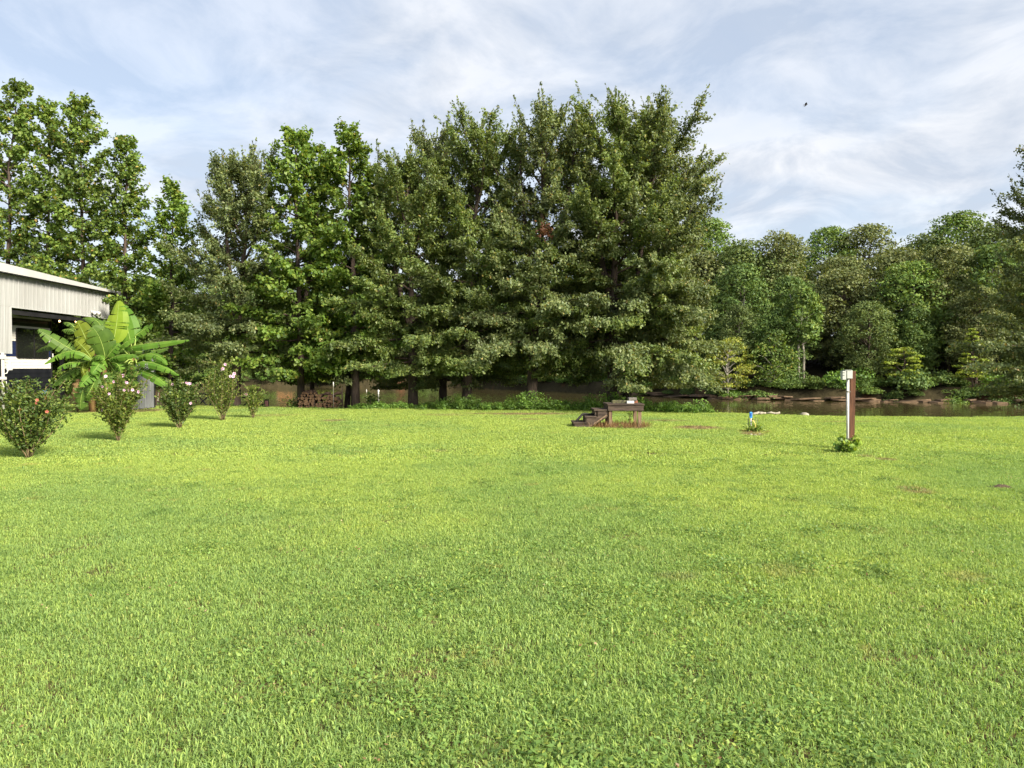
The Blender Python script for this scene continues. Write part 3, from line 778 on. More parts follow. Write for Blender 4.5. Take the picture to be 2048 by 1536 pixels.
def gen_tree(seed, H, hb, R, kind, trunk_r, lean=(0, 0), leaders=(), nprim=60, leafL=0.13, leafW=0.07, dens=55, bias=(0, 0), droop=0.0, zmin=0.5):
    r = np.random.default_rng(seed)
    tr = MB(); lb = MB()
    ts = np.linspace(0, 1, 9)
    wig = r.normal(0, 0.05, (9, 2)); wig[0] = 0
    path = [(lean[0] * t ** 1.4 + wig[i, 0] * t, lean[1] * t ** 1.4 + wig[i, 1] * t, H * t) for i, t in enumerate(ts)]
    rad = [trunk_r * (1 - 0.93 * t) for t in ts]
    rad[0] = trunk_r * 1.3
    low = path[:]
    low.insert(1, (path[1][0] * 0.12, path[1][1] * 0.12, 0.35)); rad.insert(1, trunk_r * 1.02)
    low[0] = (0, 0, -0.5)
    tr.tube(low, rad, 9)
    stems = [(path, hb, H, R, nprim)]
    for (dx, dy, Ht, zs, Rr, npm) in leaders:
        p0 = interp_path(path, zs)
        pp = []
        for t in np.linspace(0, 1, 7):
            pp.append((p0[0] + (dx - p0[0]) * (1 - (1 - t) ** 1.7), p0[1] + (dy - p0[1]) * (1 - (1 - t) ** 1.7), zs + (Ht - zs) * t))
        lb.tube(pp, [trunk_r * 0.62 * (1 - 0.9 * t) for t in np.linspace(0, 1, 7)], 6)
        stems.append((pp, max(zs + 0.3, hb), Ht, Rr, npm))
    LC = []; LD = []; LN = []
    for (pth, hb_, Ht, Rr, npm) in stems:
        for i in range(npm):
            t = ((i + r.random()) / npm) ** (1.25 if kind == 'oak' else 1.05)
            z = hb_ + t * (Ht - hb_) * 0.985
            p0 = interp_path(pth, z)
            az = GOLD * i + r.normal(0, 0.35) + seed
            if kind == 'gum':
                prof = (1 - t) ** 0.68 * (0.8 + 0.2 * min(1, t / 0.2)) + 0.06
                el = math.radians(-8 + 58 * t ** 1.1) + r.normal(0, 0.12)
                curv = 0.25
            else:
                prof = (1 - t) ** 0.55 * (0.9 + 0.1 * min(1, t / 0.2)) + 0.10
                el = math.radians(-6 + 72 * t ** 0.9) + r.normal(0, 0.13)
                curv = 0.30 if t > 0.25 else -0.15
            rr = prof * Rr * r.uniform(0.62, 1.12) * (1 + bias[0] * math.cos(az) + bias[1] * math.sin(az))
            Lb = rr / max(math.cos(el), 0.42)
            if el > 0.05: Lb = max(0.35, min(Lb, (Ht + r.uniform(-0.5, 0.35) - z) / math.sin(el)))
            d0 = np.array([math.cos(az) * math.cos(el), math.sin(az) * math.cos(el), math.sin(el)])
            pts = [p0]
            ns = 6
            for k in range(ns):
                dd = d0 + np.array([0, 0, (curv - droop * (1 - t)) * (k / ns)]) + r.normal(0, 0.07, 3)
                nx_ = pts[-1] + unit(dd) * Lb / ns
                nx_[2] = max(nx_[2], zmin + 0.12)
                pts.append(nx_)
            br = max(0.011, 0.016 * Lb + 0.006)
            lb.tube(pts, [br * (1 - 0.8 * k / ns) for k in range(ns + 1)], 4, cap=False)
            P = np.array(pts)
            nsec = max(5, int(Lb * 4.6))
            for j in range(nsec):
                s = 0.16 + 0.84 * (j + r.random()) / nsec
                fi = min(s, 0.999) * ns; k = int(fi); q = P[k] + (P[k + 1] - P[k]) * (fi - k)
                tg = unit(P[k + 1] - P[k])
                sd = unit(np.cross(tg, [0, 0, 1.0]) * (1 if j % 2 else -1) + r.normal(0, 0.35, 3))
                an = r.uniform(0.5, 1.05) * (1 - 0.35 * s)
                dv = unit(tg * math.cos(an) + sd * math.sin(an) + np.array([0, 0, -0.06]))
                ln = (0.34 * Lb * (1 - 0.72 * s) + 0.24) * r.uniform(0.7, 1.2)
                n = max(4, int(ln * dens * r.uniform(0.6, 1.25)))
                u = r.random(n) ** 0.8
                c = q + dv * (ln * u)[:, None] + r.normal(0, 0.075, (n, 3)) + np.stack([0 * u, 0 * u, -0.12 * ln * u * u], -1)
                LC.append(c)
                LD.append(dv * 0.5 + r.normal(0, 0.6, (n, 3)) + np.array([0, 0, -0.3]))
                LN.append(r.normal(0, 0.55, (n, 3)) + np.array([0, 0, 0.75]) + unit(q - interp_path(pth, max(q[2] - 0.5, 0.1))) * 0.45)
            # long straight leader shoots on the upper branches
            if kind == 'oak' and t > 0.3:
                for _ in range(3):
                    k0 = r.integers(3, ns + 1)
                    ln = r.uniform(0.45, 1.05)
                    dv = unit(d0 * np.array([0.55, 0.55, 0]) + np.array([0, 0, 0.9]) + r.normal(0, 0.18, 3))
                    q = P[k0]
                    lb.tube([q, q + dv * ln * 0.6, q + dv * ln], [0.010, 0.007, 0.004], 3, cap=False)
                    n = int(ln * 34); u = r.random(n)
                    LC.append(q + dv * (ln * u)[:, None] + r.normal(0, 0.045, (n, 3)) * (1.2 - 0.7 * u)[:, None])
                    LD.append(dv + r.normal(0, 0.6, (n, 3))); LN.append(r.normal(0, 0.7, (n, 3)) + np.array([0, -0.2, 0.5]))
            # leaves on the branch end itself
            n = max(5, int(Lb * dens * 0.35)); u = 0.35 + 0.65 * r.random(n)
            fi = np.minimum(u, 0.999) * ns; k = fi.astype(int)
            c = P[k] + (P[k + 1] - P[k]) * (fi - k)[:, None] + r.normal(0, 0.05, (n, 3))
            LC.append(c); LD.append(d0 * 0.6 + r.normal(0, 0.6, (n, 3))); LN.append(r.normal(0, 0.6, (n, 3)) + np.array([0, 0, 0.7]))
    C = np.concatenate(LC); D = np.concatenate(LD); Nn = np.concatenate(LN)
    k = C[:, 2] > zmin
    C, D, Nn = C[k], D[k], Nn[k]
    sz = r.uniform(0.7, 1.25, len(C))
    return tr, lb, leaf_mesh("crown", C, D, Nn, leafL * sz, leafW * sz)


def place_tree(name, label, cat, gen, loc, leafm, bark='bark', group=None):
    t = thing(name, label, cat, loc, group)
    tr, lb, cm = gen
    tr.build("trunk", M[bark], t, smooth=True, world=False)
    lb.build("limbs", M[bark], t, smooth=True, world=False)
    link("crown", cm, leafm, t)
    return t


def near_tree(kind, label, xb, d, xt, yt, R, hb, trunk_r, leafm, seed, leaders=(), **kw):
    """xb: photo x of the trunk base, d: distance, (xt, yt): photo position of the top"""
    bx = (xb - 1024) / F * d
    z0 = float(gz(bx, d))
    top = at(xt, yt, d)
    cut = 1.15 if kind == 'oak' else 0.3     # leader shoots add this much
    H = top.z - z0 - cut
    lds = []
    for (lx, ly, zs, Rr, npm) in leaders:
        q = at(lx, ly, d)
        lds.append((q.x - bx, random.uniform(-0.8, 0.8), q.z - z0 - cut, zs, Rr, npm))
    g = gen_tree(seed, H, hb, R, kind, trunk_r, lean=(top.x - bx, 0), leaders=lds, **kw)
    nm = 'sweetgum_tree' if kind == 'gum' else 'oak_tree'
    return place_tree(nm, label, 'tree', g, (bx, d, z0), leafm)


gumk = dict(leafL=0.150, leafW=0.120, dens=70)
oakk = dict(leafL=0.115, leafW=0.064, dens=136, zmin=0.9)
near_tree('gum', "tall sweetgum with the leftmost and highest spire behind the carport", 10, 34.5, 28, 152, 2.7, 2.0, 0.17, M['gum_leaf_b'], 21, nprim=100, **gumk)
near_tree('gum', "slim sweetgum spire second from the left above the carport roof", 92, 34.8, 98, 192, 2.2, 2.0, 0.14, M['gum_leaf_b'], 22, nprim=90, **gumk)
near_tree('gum', "sweetgum with pointed top just right of the slim spire, above the roof corner", 168, 34.2, 160, 185, 2.8, 1.8, 0.16, M['gum_leaf_b'], 23, nprim=100, **gumk)
near_tree('gum', "shorter sweetgum at the right edge of the left tree group, above the banana plant", 250, 34.0, 250, 262, 2.3, 1.6, 0.15, M['gum_leaf_b'], 24, nprim=86, **gumk)
near_tree('gum', "low sweetgum filling the dip between the left spires and the oak", 340, 33.0, 345, 355, 2.1, 1.4, 0.14, M['gum_leaf'], 25, nprim=76, **gumk)
near_tree('oak', "dark green oak with thick trunk behind the tallest flowering shrub", 470, 30.5, 503, 268, 3.1, 1.9, 0.22, M['oak_leaf_b'], 26,
          leaders=((447, 290, 3.0, 1.6, 24),), nprim=62, **oakk)
near_tree('gum', "bright green sweetgum rising over the left end of the woodpile", 602, 30.0, 590, 246, 2.9, 1.7, 0.16, M['gum_leaf'], 27,
          leaders=((640, 285, 3.5, 1.1, 22),), nprim=80, **gumk)
near_tree('gum', "slender leaning sweetgum behind the middle of the woodpile", 622, 32.5, 650, 300, 1.9, 2.2, 0.11, M['gum_leaf'], 28, nprim=52, **gumk)
near_tree('gum', "bright sweetgum with a narrow pointed top right of the woodpile", 711, 29.8, 698, 243, 2.5, 1.8, 0.18, M['gum_leaf'], 29,
          leaders=((735, 300, 3.5, 0.9, 18),), nprim=78, **gumk)
near_tree('oak', "thin dark oak beside the brown sweetgum trunk right of the woodpile", 692, 31.5, 760, 330, 2.3, 2.2, 0.14, M['oak_leaf_b'], 30, nprim=46, **oakk)
near_tree('oak', "oak at the left end of the tall oak row, with low hanging boughs", 826, 29.0, 812, 272, 3.2, 1.8, 0.20, M['oak_leaf'], 31,
          leaders=((770, 310, 3.0, 1.4, 22),), nprim=62, **dict(oakk, zmin=1.6))
near_tree('oak', "oak with reddish trunk standing set back in the row", 886, 31.0, 880, 226, 3.0, 2.0, 0.19, M['oak_leaf_b'], 32,
          leaders=((850, 250, 4.0, 1.3, 22),), nprim=56, **dict(oakk, zmin=1.6))
near_tree('oak', "oak with vine at its foot in the middle of the weeds", 933, 29.2, 960, 208, 3.3, 2.0, 0.21, M['oak_leaf'], 33,
          leaders=((1010, 222, 4.0, 1.3, 22),), nprim=62, **dict(oakk, zmin=1.6))
OAK5 = near_tree('oak', "tall oak with straight trunk left of the wooden platform, rusty leaf patch inside", 1062, 28.3, 1098, 182, 3.2, 2.3, 0.23, M['oak_leaf_b'], 34,
                 leaders=((1150, 205, 4.0, 1.4, 24), (1040, 235, 4.5, 1.2, 16)), nprim=66, **dict(oakk, zmin=1.6))
near_tree('oak', "tallest oak, rising straight behind the wooden platform", 1224, 28.0, 1236, 166, 3.5, 2.2, 0.22, M['oak_leaf'], 35,
          leaders=((1180, 240, 4.0, 1.3, 18),), nprim=72, droop=0.12, **dict(oakk, zmin=1.35))
near_tree('oak', "wide oak at the right end of the row with long shoots over the lake", 1252, 28.6, 1316, 185, 3.7, 1.9, 0.20, M['oak_leaf_b'], 36,
          leaders=((1375, 290, 3.2, 1.4, 28), (1395, 540, 2.4, 1.7, 26)), nprim=76, bias=(0.14, -0.1), droop=0.12, **dict(oakk, zmin=1.2))
near_tree('oak', "dark oak reaching into the picture at the right edge", 2140, 25.5, 2150, 215, 3.3, 1.4, 0.2, M['oak_leaf_b'], 37, nprim=66, **oakk)

# rusty patch of dead leaves in the oak left of the platform
r = np.random.default_rng(5)
q = at(1090, 462, 26.3)
n = 130
C = np.array(q - OAK5.location) + r.normal(0, 1, (n, 3)) * np.array([0.13, 0.13, 0.16])
dl = link("dead_leaves", leaf_mesh("dead_leaves", C, r.normal(0, 1, (n, 3)), r.normal(0, 1, (n, 3)), 0.15, 0.07), M['dead_leaf'], OAK5)
dl["label"] = "rusty brown patch of dead leaves"


# ---- far wood
def gen_forest(seed, H, R, npuff=44, leaf=0.34, per=150, base=0.25, pr=(0.7, 1.15), trunk_r=0.16, conic=False, stems=1, flat=0.72):
    r = np.random.default_rng(seed)
    tr = MB(); lb = MB()
    for s_ in range(stems):
        ox = (s_ - (stems - 1) / 2) * 0.9
        tr.tube([(ox * 0.4, 0, -0.8), (ox * 0.6, 0, H * 0.3), (ox + r.normal(0, 0.2), r.normal(0, 0.2), H * 0.6), (ox + r.normal(0, 0.3), r.normal(0, 0.3), H * 0.92)],
                [trunk_r * 1.2, trunk_r, trunk_r * 0.7, trunk_r * 0.2], 6)
    LC = []; LD = []; LN = []
    for i in range(npuff):
        t = (i + r.random()) / npuff
        zt = base + (1 - base) * t
        if conic: prof = (1 - t) ** 0.8 + 0.08
        else: prof = math.sin(PI * min(1, (t * 0.86 + 0.12))) ** 0.6
        rad = R * prof * r.uniform(0.55, 1.0)
        az = GOLD * i + r.normal(0, 0.3)
        c = np.array([math.cos(az) * rad, math.sin(az) * rad, H * zt - 0.4])
        p_r = r.uniform(*pr) * (1 if not conic else 0.35 + 0.65 * (1 - t))
        lb.tube([(0, 0, max(c[2] - rad * 0.6, H * base * 0.8)), tuple(c * np.array([0.6, 0.6, 1]) - np.array([0, 0, 0.25])), tuple(c)], [0.05, 0.03, 0.012], 4, cap=False)
        n = int(per * r.uniform(0.7, 1.2))
        v = unit(r.normal(0, 1, (n, 3)))
        v[:, 2] = np.abs(v[:, 2]) * r.choice([1, 1, 1, -0.6], n)
        q = c + v * (p_r * r.uniform(0.55, 1.08, n))[:, None] * np.array([1.15, 1.15, flat])
        LC.append(q); LN.append(v * 0.9 + r.normal(0, 0.5, (n, 3)) + np.array([0, 0, 0.4])); LD.append(r.normal(0, 1, (n, 3)) + np.array([0, 0, -0.3]))
    C = np.concatenate(LC); sz = r.uniform(0.6, 1.25, len(C))
    return tr, lb, leaf_mesh("crown", C, np.concatenate(LD), np.concatenate(LN), leaf * sz, leaf * 0.62 * sz)


protos = []
for k in range(8):
    H = [13, 12, 14.5, 11.5, 13.5, 12.5, 11, 15][k]
    R = [3.1, 3.6, 3.0, 3.3, 3.9, 2.8, 3.5, 3.3][k]
    tr, lb, cm = gen_forest(300 + k, H, R, npuff=[66, 72, 66, 66, 76, 62, 70, 70][k], per=190, leaf=0.29, base=[0.14, 0.12, 0.22, 0.08, 0.16, 0.2, 0.08, 0.24][k], pr=(0.8, 1.4))
    cm.materials.append(FOREST[k % 4])
    mt = bpy.data.meshes.new("trunk"); mt.from_pydata(tr.v, [], tr.f); mt.materials.append(M['bark_pale'] if k in (0, 3, 5) else M['bark'])
    ml = bpy.data.meshes.new("limbs"); ml.from_pydata(lb.v, [], lb.f); ml.materials.append(M['bark'])
    protos.append((mt, ml, cm))


def forest_tree(x, v, k, s, rz, label, group):
    y = float(shore_y(x)) + v
    t = thing("forest_tree", label, "tree", (x, y, float(fz(x, v)) - 0.1), group, rz=rz)
    w_ = s * random.uniform(1.05, 1.25); t.scale = (w_, w_, s)
    for nm, me in zip(("trunk", "limbs", "crown"), protos[k]):
        link(nm, me, None, t)


rr = random.Random(4)
ORD = ['first', 'second', 'third', 'fourth', 'fifth', 'sixth', 'seventh', 'eighth', 'ninth', 'tenth', 'eleventh', 'twelfth', 'thirteenth', 'fourteenth', 'fifteenth', 'sixteenth', 'seventeenth', 'eighteenth', 'nineteenth', 'twentieth']
ROWS_R = [(4.0, 4.0, 0.55, 0.78, "front"), (9.0, 4.2, 0.80, 1.0, "mid"), (15, 4.6, 0.95, 1.15, "mid"), (23, 4.4, 0.95, 1.10, "top")]
for (v, sp, s0, s1, rowname) in ROWS_R:
    x = 15 + rr.uniform(0, 3)
    cnt = 0
    while x < 66 + v:
        if not (rowname == "front" and (abs(x - 20.7) < 2 or 26.5 < x < 32)):
            lab = {"front": "lower broadleaf tree, %s from the left on the front edge of the far wood" % ORD[min(cnt, 19)],
                   "mid": "broadleaf tree in the middle of the dense wood across the lake",
                   "top": "rounded tree top, %s from the left on the skyline of the far wood" % ORD[min(cnt, 19)]}[rowname]
            cnt += 1
            forest_tree(x, v + rr.uniform(-1.5, 1.5), rr.randrange(8), rr.uniform(s0, s1), rr.uniform(0, 6.28), lab,
                        {"front": "front trees of the far wood", "mid": "inner trees of the far wood", "top": "skyline trees of the far wood"}[rowname])
        x += sp * rr.uniform(0.75, 1.25)
for (v, sp, s0, s1) in [(4.0, 4.2, 0.5, 0.75), (9.5, 4.8, 0.85, 1.1), (17, 5.5, 1.05, 1.3)]:
    x = -92
    while x < 15:
        if not (v < 14 and abs(x + 37) < 3.0):
            forest_tree(x, v + rr.uniform(-1.5, 1.5), rr.randrange(8), rr.uniform(s0, s1), rr.uniform(0, 6.28),
                        "tree on the distant bank glimpsed behind the near tree row", "trees glimpsed behind the near row")
        x += sp * rr.uniform(0.8, 1.25)


def special(name, label, px, v, ytop, leafm, barkm, seed, R, **kw):
    # place at photo column px, v metres behind the far shore line
    d = 70.0
    for _ in range(30):
        x = (px - 1024) / F * d
        d = float(shore_y(x)) + v
    z0 = float(fz(x, v))
    H = at(px, ytop, d).z - z0
    return place_tree(name, label, "tree", gen_forest(seed, H, R, **kw), (x, d, z0), leafm, barkm)


special("waterside_tree", "yellow-leaved small tree leaning at the water's edge beside the oak row", 1456, 0.3, 672, M['yellow_leaf'], 'bark_pale', 401, 2.5, npuff=40, per=110, base=0.30, pr=(0.45, 0.95), flat=0.4, trunk_r=0.09, leaf=0.22)
special("slim_tree", "slim tree with two pale bare stems in the far wood", 1602, 2.6, 572, FOREST[3], 'bark_pale', 402, 1.9, npuff=34, per=110, base=0.5, pr=(0.5, 0.9), trunk_r=0.13, stems=2)
special("bank_sapling", "lime green narrow sapling on the far bank near the right edge", 1945, 1.6, 650, M['lime_leaf'], 'bark', 403, 1.5, npuff=34, per=90, flat=0.3, base=0.25, pr=(0.4, 0.7), trunk_r=0.06, conic=True, leaf=0.22)
special("bank_sapling", "lime green layered sapling on the far bank right of the utility post", 1806, 1.6, 688, M['lime_leaf'], 'bark', 404, 1.7, npuff=22, per=120, flat=0.28, base=0.25, pr=(0.4, 0.65), trunk_r=0.06, leaf=0.22)
special("bank_tree", "olive green drooping tree on the far bank left of the pale stems", 1548, 1.6, 655, M['gum_leaf_b'], 'bark_pale', 405, 2.3, npuff=46, per=100, base=0.12, pr=(0.5, 0.8), trunk_r=0.1, leaf=0.22)
special("bank_sapling", "yellow-green bush tree under the boughs left of the tall straight oak", 1085, 2.0, 735, M['yellow_leaf'], 'bark', 406, 2.0, npuff=22, per=110, flat=0.35, base=0.2, pr=(0.5, 0.8), trunk_r=0.06, leaf=0.22)
special("bank_sapling", "yellow-green small tree seen above the woodpile across the water", 650, 1.0, 738, M['lime_leaf'], 'bark', 407, 2.4, npuff=22, per=120, flat=0.28, base=0.2, pr=(0.6, 0.9), trunk_r=0.07, leaf=0.26)

# shrubs along the far shore
sh = []
for k in range(4):
    r = np.random.default_rng(500 + k)
    n = 1500
    v = unit(r.normal(0, 1, (n, 3))); v[:, 2] = np.abs(v[:, 2])
    c0 = r.normal(0, 0.45, (7, 3)) * np.array([1, 1, 0.5])
    C = c0[r.integers(0, 7, n)] + v * r.uniform(0.4, 0.9, (n, 1)) * np.array([1.1, 1.0, 0.8]) + np.array([0, 0, 0.3])
    me = leaf_mesh("bank_shrub", C, r.normal(0, 1, (n, 3)), v + r.normal(0, 0.4, (n, 3)), 0.18, 0.11)
    me.materials.append([M['weed_leaf'], FOREST[1], FOREST[3], M['weed_leaf']][k])
    sh.append(me)
for i in range(96):
    x = -70 + 135 * (i + rr.random()) / 96
    if abs(x + 37) < 2.6: continue
    v = rr.uniform(0.7, 3.2)
    o = link("bank_shrub", sh[rr.randrange(4)], None, None, (x, float(shore_y(x)) + v, float(fz(x, v)) - 0.15))
    s = rr.uniform(0.6, 1.5); o.scale = (s, s, s * rr.uniform(0.7, 1.1)); o.rotation_euler = (0, 0, rr.uniform(0, 6.3))
    tag(o, "leafy green shrub on the far bank just above the waterline", "shrub", "shrubs along the far bank")

for i in range(46):
    x = 13 + 48 * (i + rr.random()) / 46
    v = rr.uniform(0.15, 1.7)
    o = link("bank_shrub", sh[rr.choice([1, 2, 1, 0])], None, None, (x, float(shore_y(x)) + v, float(fz(x, v)) - 0.25))
    s = rr.uniform(0.45, 1.0); o.scale = (s * 1.2, s, s * rr.uniform(0.6, 1.0)); o.rotation_euler = (0, 0, rr.uniform(0, 6.3))
    tag(o, "leafy green shrub on the far bank just above the waterline", "shrub", "shrubs along the far bank")

# ledge stones at the far waterline
for i in range(70):
    x = 12 + 46 * (i + rr.random()) / 70
    b = MB(); r = np.random.default_rng(700 + i)
    ln = rr.uniform(0.7, 3.2); hh = rr.uniform(0.05, 0.15); dp = rr.uniform(0.8, 1.6)
    n = 7
    bot = []; top = []
    for k in range(n):
        a = 2 * PI * k / n
        e = 1 + 0.25 * r.normal()
        ux = math.cos(a) * ln / 2 * (0.8 + 0.2 * abs(e)); uy = math.sin(a) * dp / 2 * (0.8 + 0.2 * abs(e))
        bot.append((ux, uy, -hh)); top.append((ux * 0.95, uy * 0.95, hh * (0.6 + 0.25 * r.normal())))
    b.add(bot + top, [tuple(range(n - 1, -1, -1)), tuple(range(n, 2 * n))] + [(k, (k + 1) % n, n + (k + 1) % n, n + k) for k in range(n)])
    o = b.build("ledge_stone", M['stone'], far_bank, world=False)
    o.location = (x, float(shore_y(x)) + rr.uniform(-0.5, 0.5), WATER_Z + rr.uniform(-0.08, 0.42))
    sl = math.atan2(float(shore_y(x + 1) - shore_y(x)), 1)
    o.rotation_euler = (rr.uniform(-0.06, 0.06), rr.uniform(-0.07, 0.07), sl + rr.uniform(-0.15, 0.15))

# ------------------------------------------------------------------ weeds along the near bank (one mass)
def weed_mass(name, label, xs_, dfun, hfun, n, size, matm, seed, spread=0.5):
    r = np.random.default_rng(seed)
    per = 46
    m = n // per
    x = xs_[0] + (xs_[1] - xs_[0]) * r.random(m)
    y = dfun(x) + r.normal(0, spread, m)
    h = hfun(x) * r.uniform(0.35, 1.15, m) * (0.75 + 0.25 * np.sin(x * 2.1 + 0.6 * np.sin(x * 5)))
    az = r.random(m) * 6.283; tl = r.uniform(0, 0.45, m)
    u = r.random((m, per)) ** 0.7
    rad = 0.05 + 0.10 * h[:, None] * (1 - 0.6 * u)
    X = x[:, None] + np.cos(az)[:, None] * tl[:, None] * h[:, None] * u ** 1.5 + r.normal(0, 1, (m, per)) * rad
    Y = y[:, None] + np.sin(az)[:, None] * tl[:, None] * h[:, None] * u ** 1.5 + r.normal(0, 1, (m, per)) * rad
    Zc = gz(x, y)[:, None] + h[:, None] * u
    C = np.stack([X, Y, Zc], -1).reshape(-1, 3); nn = len(C)
    sz = r.uniform(0.5, 1.25, nn)
    me = leaf_mesh(name, C, r.normal(0, 0.8, (nn, 3)) + np.array([0, 0, 0.15]), r.normal(0, 0.5, (nn, 3)) + np.array([0, -0.3, 0.8]), size * sz, size * 0.5 * sz)
    o = link(name, me, matm)
    return tag(o, label, "weeds", kind="stuff")


weed_mass("bank_weeds", "tangle of green weeds along the far lawn edge under the oaks", (-6.2, 6.9),
          lambda x: edge_y(x) + 0.25, lambda x: np.interp(x, [-6.2, -4.5, -2, 1, 4.5, 6.0, 6.9], [0.2, 0.35, 0.6, 0.7, 0.75, 0.65, 0.3]), 42000, 0.085, M['weed_leaf'], 61)
weed_mass("bank_weeds", "low fringe of weeds at the lawn edge left of the oaks", (-22, -6.2),
          lambda x: edge_y(x) + 0.5, lambda x: 0.12 + 0.12 * np.sin(x * 1.7) ** 2, 9000, 0.06, M['weed_leaf'], 62, 0.35)
weed_mass("bank_weeds", "thin fringe of grass stalks along the open lakeside lawn edge", (6.9, 30),
          lambda x: edge_y(x) + 0.4, lambda x: 0.05 + 0.12 * np.maximum(0, np.sin(x * 2.3)) ** 4, 5000, 0.045, M['vine_leaf'], 63, 0.3)


def sapling(label, px, ybase, d, h, w, n, leafm, seed, leaf=0.09):
    b = at(px, ybase, d); z0 = float(gz(b.x, d))
    t = thing("bank_seedling", label, "plant", (b.x, d, z0))
    r = np.random.default_rng(seed)
    st = MB(); C = []
    for k in range(5):
        e = np.array([r.normal(0, w * 0.5), r.normal(0, w * 0.4), h * r.uniform(0.6, 1.0)])
        st.tube([(0, 0, 0), tuple(e * np.array([0.3, 0.3, 0.55])), tuple(e)], [0.012, 0.008, 0.004], 4)
        u = 0.35 + 0.65 * r.random(n // 5)
        C.append(e * u[:, None] + r.normal(0, 0.10, (n // 5, 3)))
    C = np.concatenate(C)
    st.build("stem", M['stem'], t, world=False)
    link("foliage", leaf_mesh("foliage", C, r.normal(0, 1, C.shape), r.normal(0, 0.5, C.shape) + np.array([0, -0.3, 0.8]), leaf, leaf * 0.7), leafm, t)
    return t


sapling("small leafy seedling at the water's edge right of the woodpile", 741, 818, 29.3, 0.62, 0.55, 150, M['gum_leaf'], 71, 0.12)
sapling("bushy green seedling against the left end of the woodpile", 590, 816, 29.8, 0.5, 0.4, 160, M['gum_leaf_b'], 72, 0.10)

# ------------------------------------------------------------------ carport
CX = -18.15
cp = thing("carport", "cream ribbed metal carport with white roof edge and open side", "carport", (CX, 28, 0))


def ribbed(mb, x, y0, y1, z0, z1, pitch=0.27, major=0.030, minor=0.008, z1b=None):
    """ribbed sheet in the plane X = x facing +X, running along Y from y0 to y1"""
    prof = []
    n = max(1, int(round((y1 - y0) / pitch)))
    p = (y1 - y0) / n
    for i in range(n):
        a = y0 + i * p
        prof += [(a, 0), (a + p * 0.30, 0), (a + p * 0.33, minor), (a + p * 0.38, minor), (a + p * 0.41, 0), (a + p * 0.60, 0), (a + p * 0.63, minor),
                 (a + p * 0.68, minor), (a + p * 0.71, 0), (a + p * 0.86, 0), (a + p * 0.90, major), (a + p * 0.97, major)]
    prof.append((y1, 0))
    k = len(prof)
    vs_ = [(x + h, y, z0) for y, h in prof] + [(x + h, y, z1) for y, h in prof] + [(x + h - 0.012, y, z0) for y, h in prof] + [(x + h - 0.012, y, z1) for y, h in prof]
    fs = [(i, i + 1, k + i + 1, k + i) for i in range(k - 1)] + [(2 * k + i + 1, 2 * k + i, 3 * k + i, 3 * k + i + 1) for i in range(k - 1)]
    fs += [(i + 1, i, 2 * k + i, 2 * k + i + 1) for i in range(k - 1)] + [(k + i, k + i + 1, 3 * k + i + 1, 3 * k + i) for i in range(k - 1)]
    fs += [(0, k, 3 * k, 2 * k), (2 * k - 1, k - 1, 3 * k - 1, 4 * k - 1)]
    mb.add(vs_, fs)


Y0 = 26.8; Y1 = 33.28
yy = 20.8
while yy < Y1 - 0.1:
    y2 = min(yy + 0.78, Y1)
    b = MB(); ribbed(b, CX, yy, y2 - 0.004, 3.80, 4.96); b.build("siding_sheet", M['siding'], cp)
    yy += 0.78
b = MB(); ribbed(b, CX, 25.24, 26.78, 2.10, 3.796, 0.26); b.build("siding_sheet", M['siding'], cp)
b = MB(); ribbed(b, CX, 22.1, 25.23, 2.10, 3.796, 0.26); b.build("siding_sheet", M['siding'], cp)
# corner trims
b = MB(); b.box((CX + 0.012, Y1 + 0.03, 4.38), (0.07, 0.055, 1.17)); b.build("corner_trim", M['trim'], cp)
b = MB(); b.box((CX + 0.012, 26.805, 2.945), (0.07, 0.045, 1.69)); b.build("jamb_trim", M['trim'], cp)
b = MB(); b.box((CX + 0.008, 30.04, 3.785), (0.07, 6.4, 0.028)); b.build("sill_trim", M['trim'], cp)
# roof: white standing sheet whose edge tapers away from the viewer
b = MB()
xr0, xr1 = CX + 0.28, CX - 9.0
z_n, z_f = 5.42, 5.03
ya, yb = 20.5, 33.65
vs_ = [(xr0, ya, 4.985), (xr0, yb, 4.945), (xr0, yb, z_f), (xr0, ya, z_n + 0.03), (xr1, ya, 4.985 + 1.0), (xr1, yb, 4.945 + 0.9), (xr1, yb, z_f + 0.9), (xr1, ya, z_n + 1.0)]
b.add(vs_, [(0, 1, 2, 3), (5, 4, 7, 6), (3, 2, 6, 7), (1, 0, 4, 5), (1, 5, 6, 2), (4, 0, 3, 7)])
b.build("roof", M['roof_white'], cp)
b = MB()
yy = 20.7
while yy < yb - 0.1:
    b.box((xr0 - 0.10, yy, 4.962), (0.18, 0.06, 0.04)); yy += 0.27
b.build("rib_shadow_dots", M['slot'], cp)  # dark blocks standing in for the shade dots where ribs meet the roof edge
b = MB(); b.box((xr0 - 0.05, yb + 0.07, 4.98), (0.22, 0.13, 0.16)); b.build("gutter_end", M['roof_white'], cp)
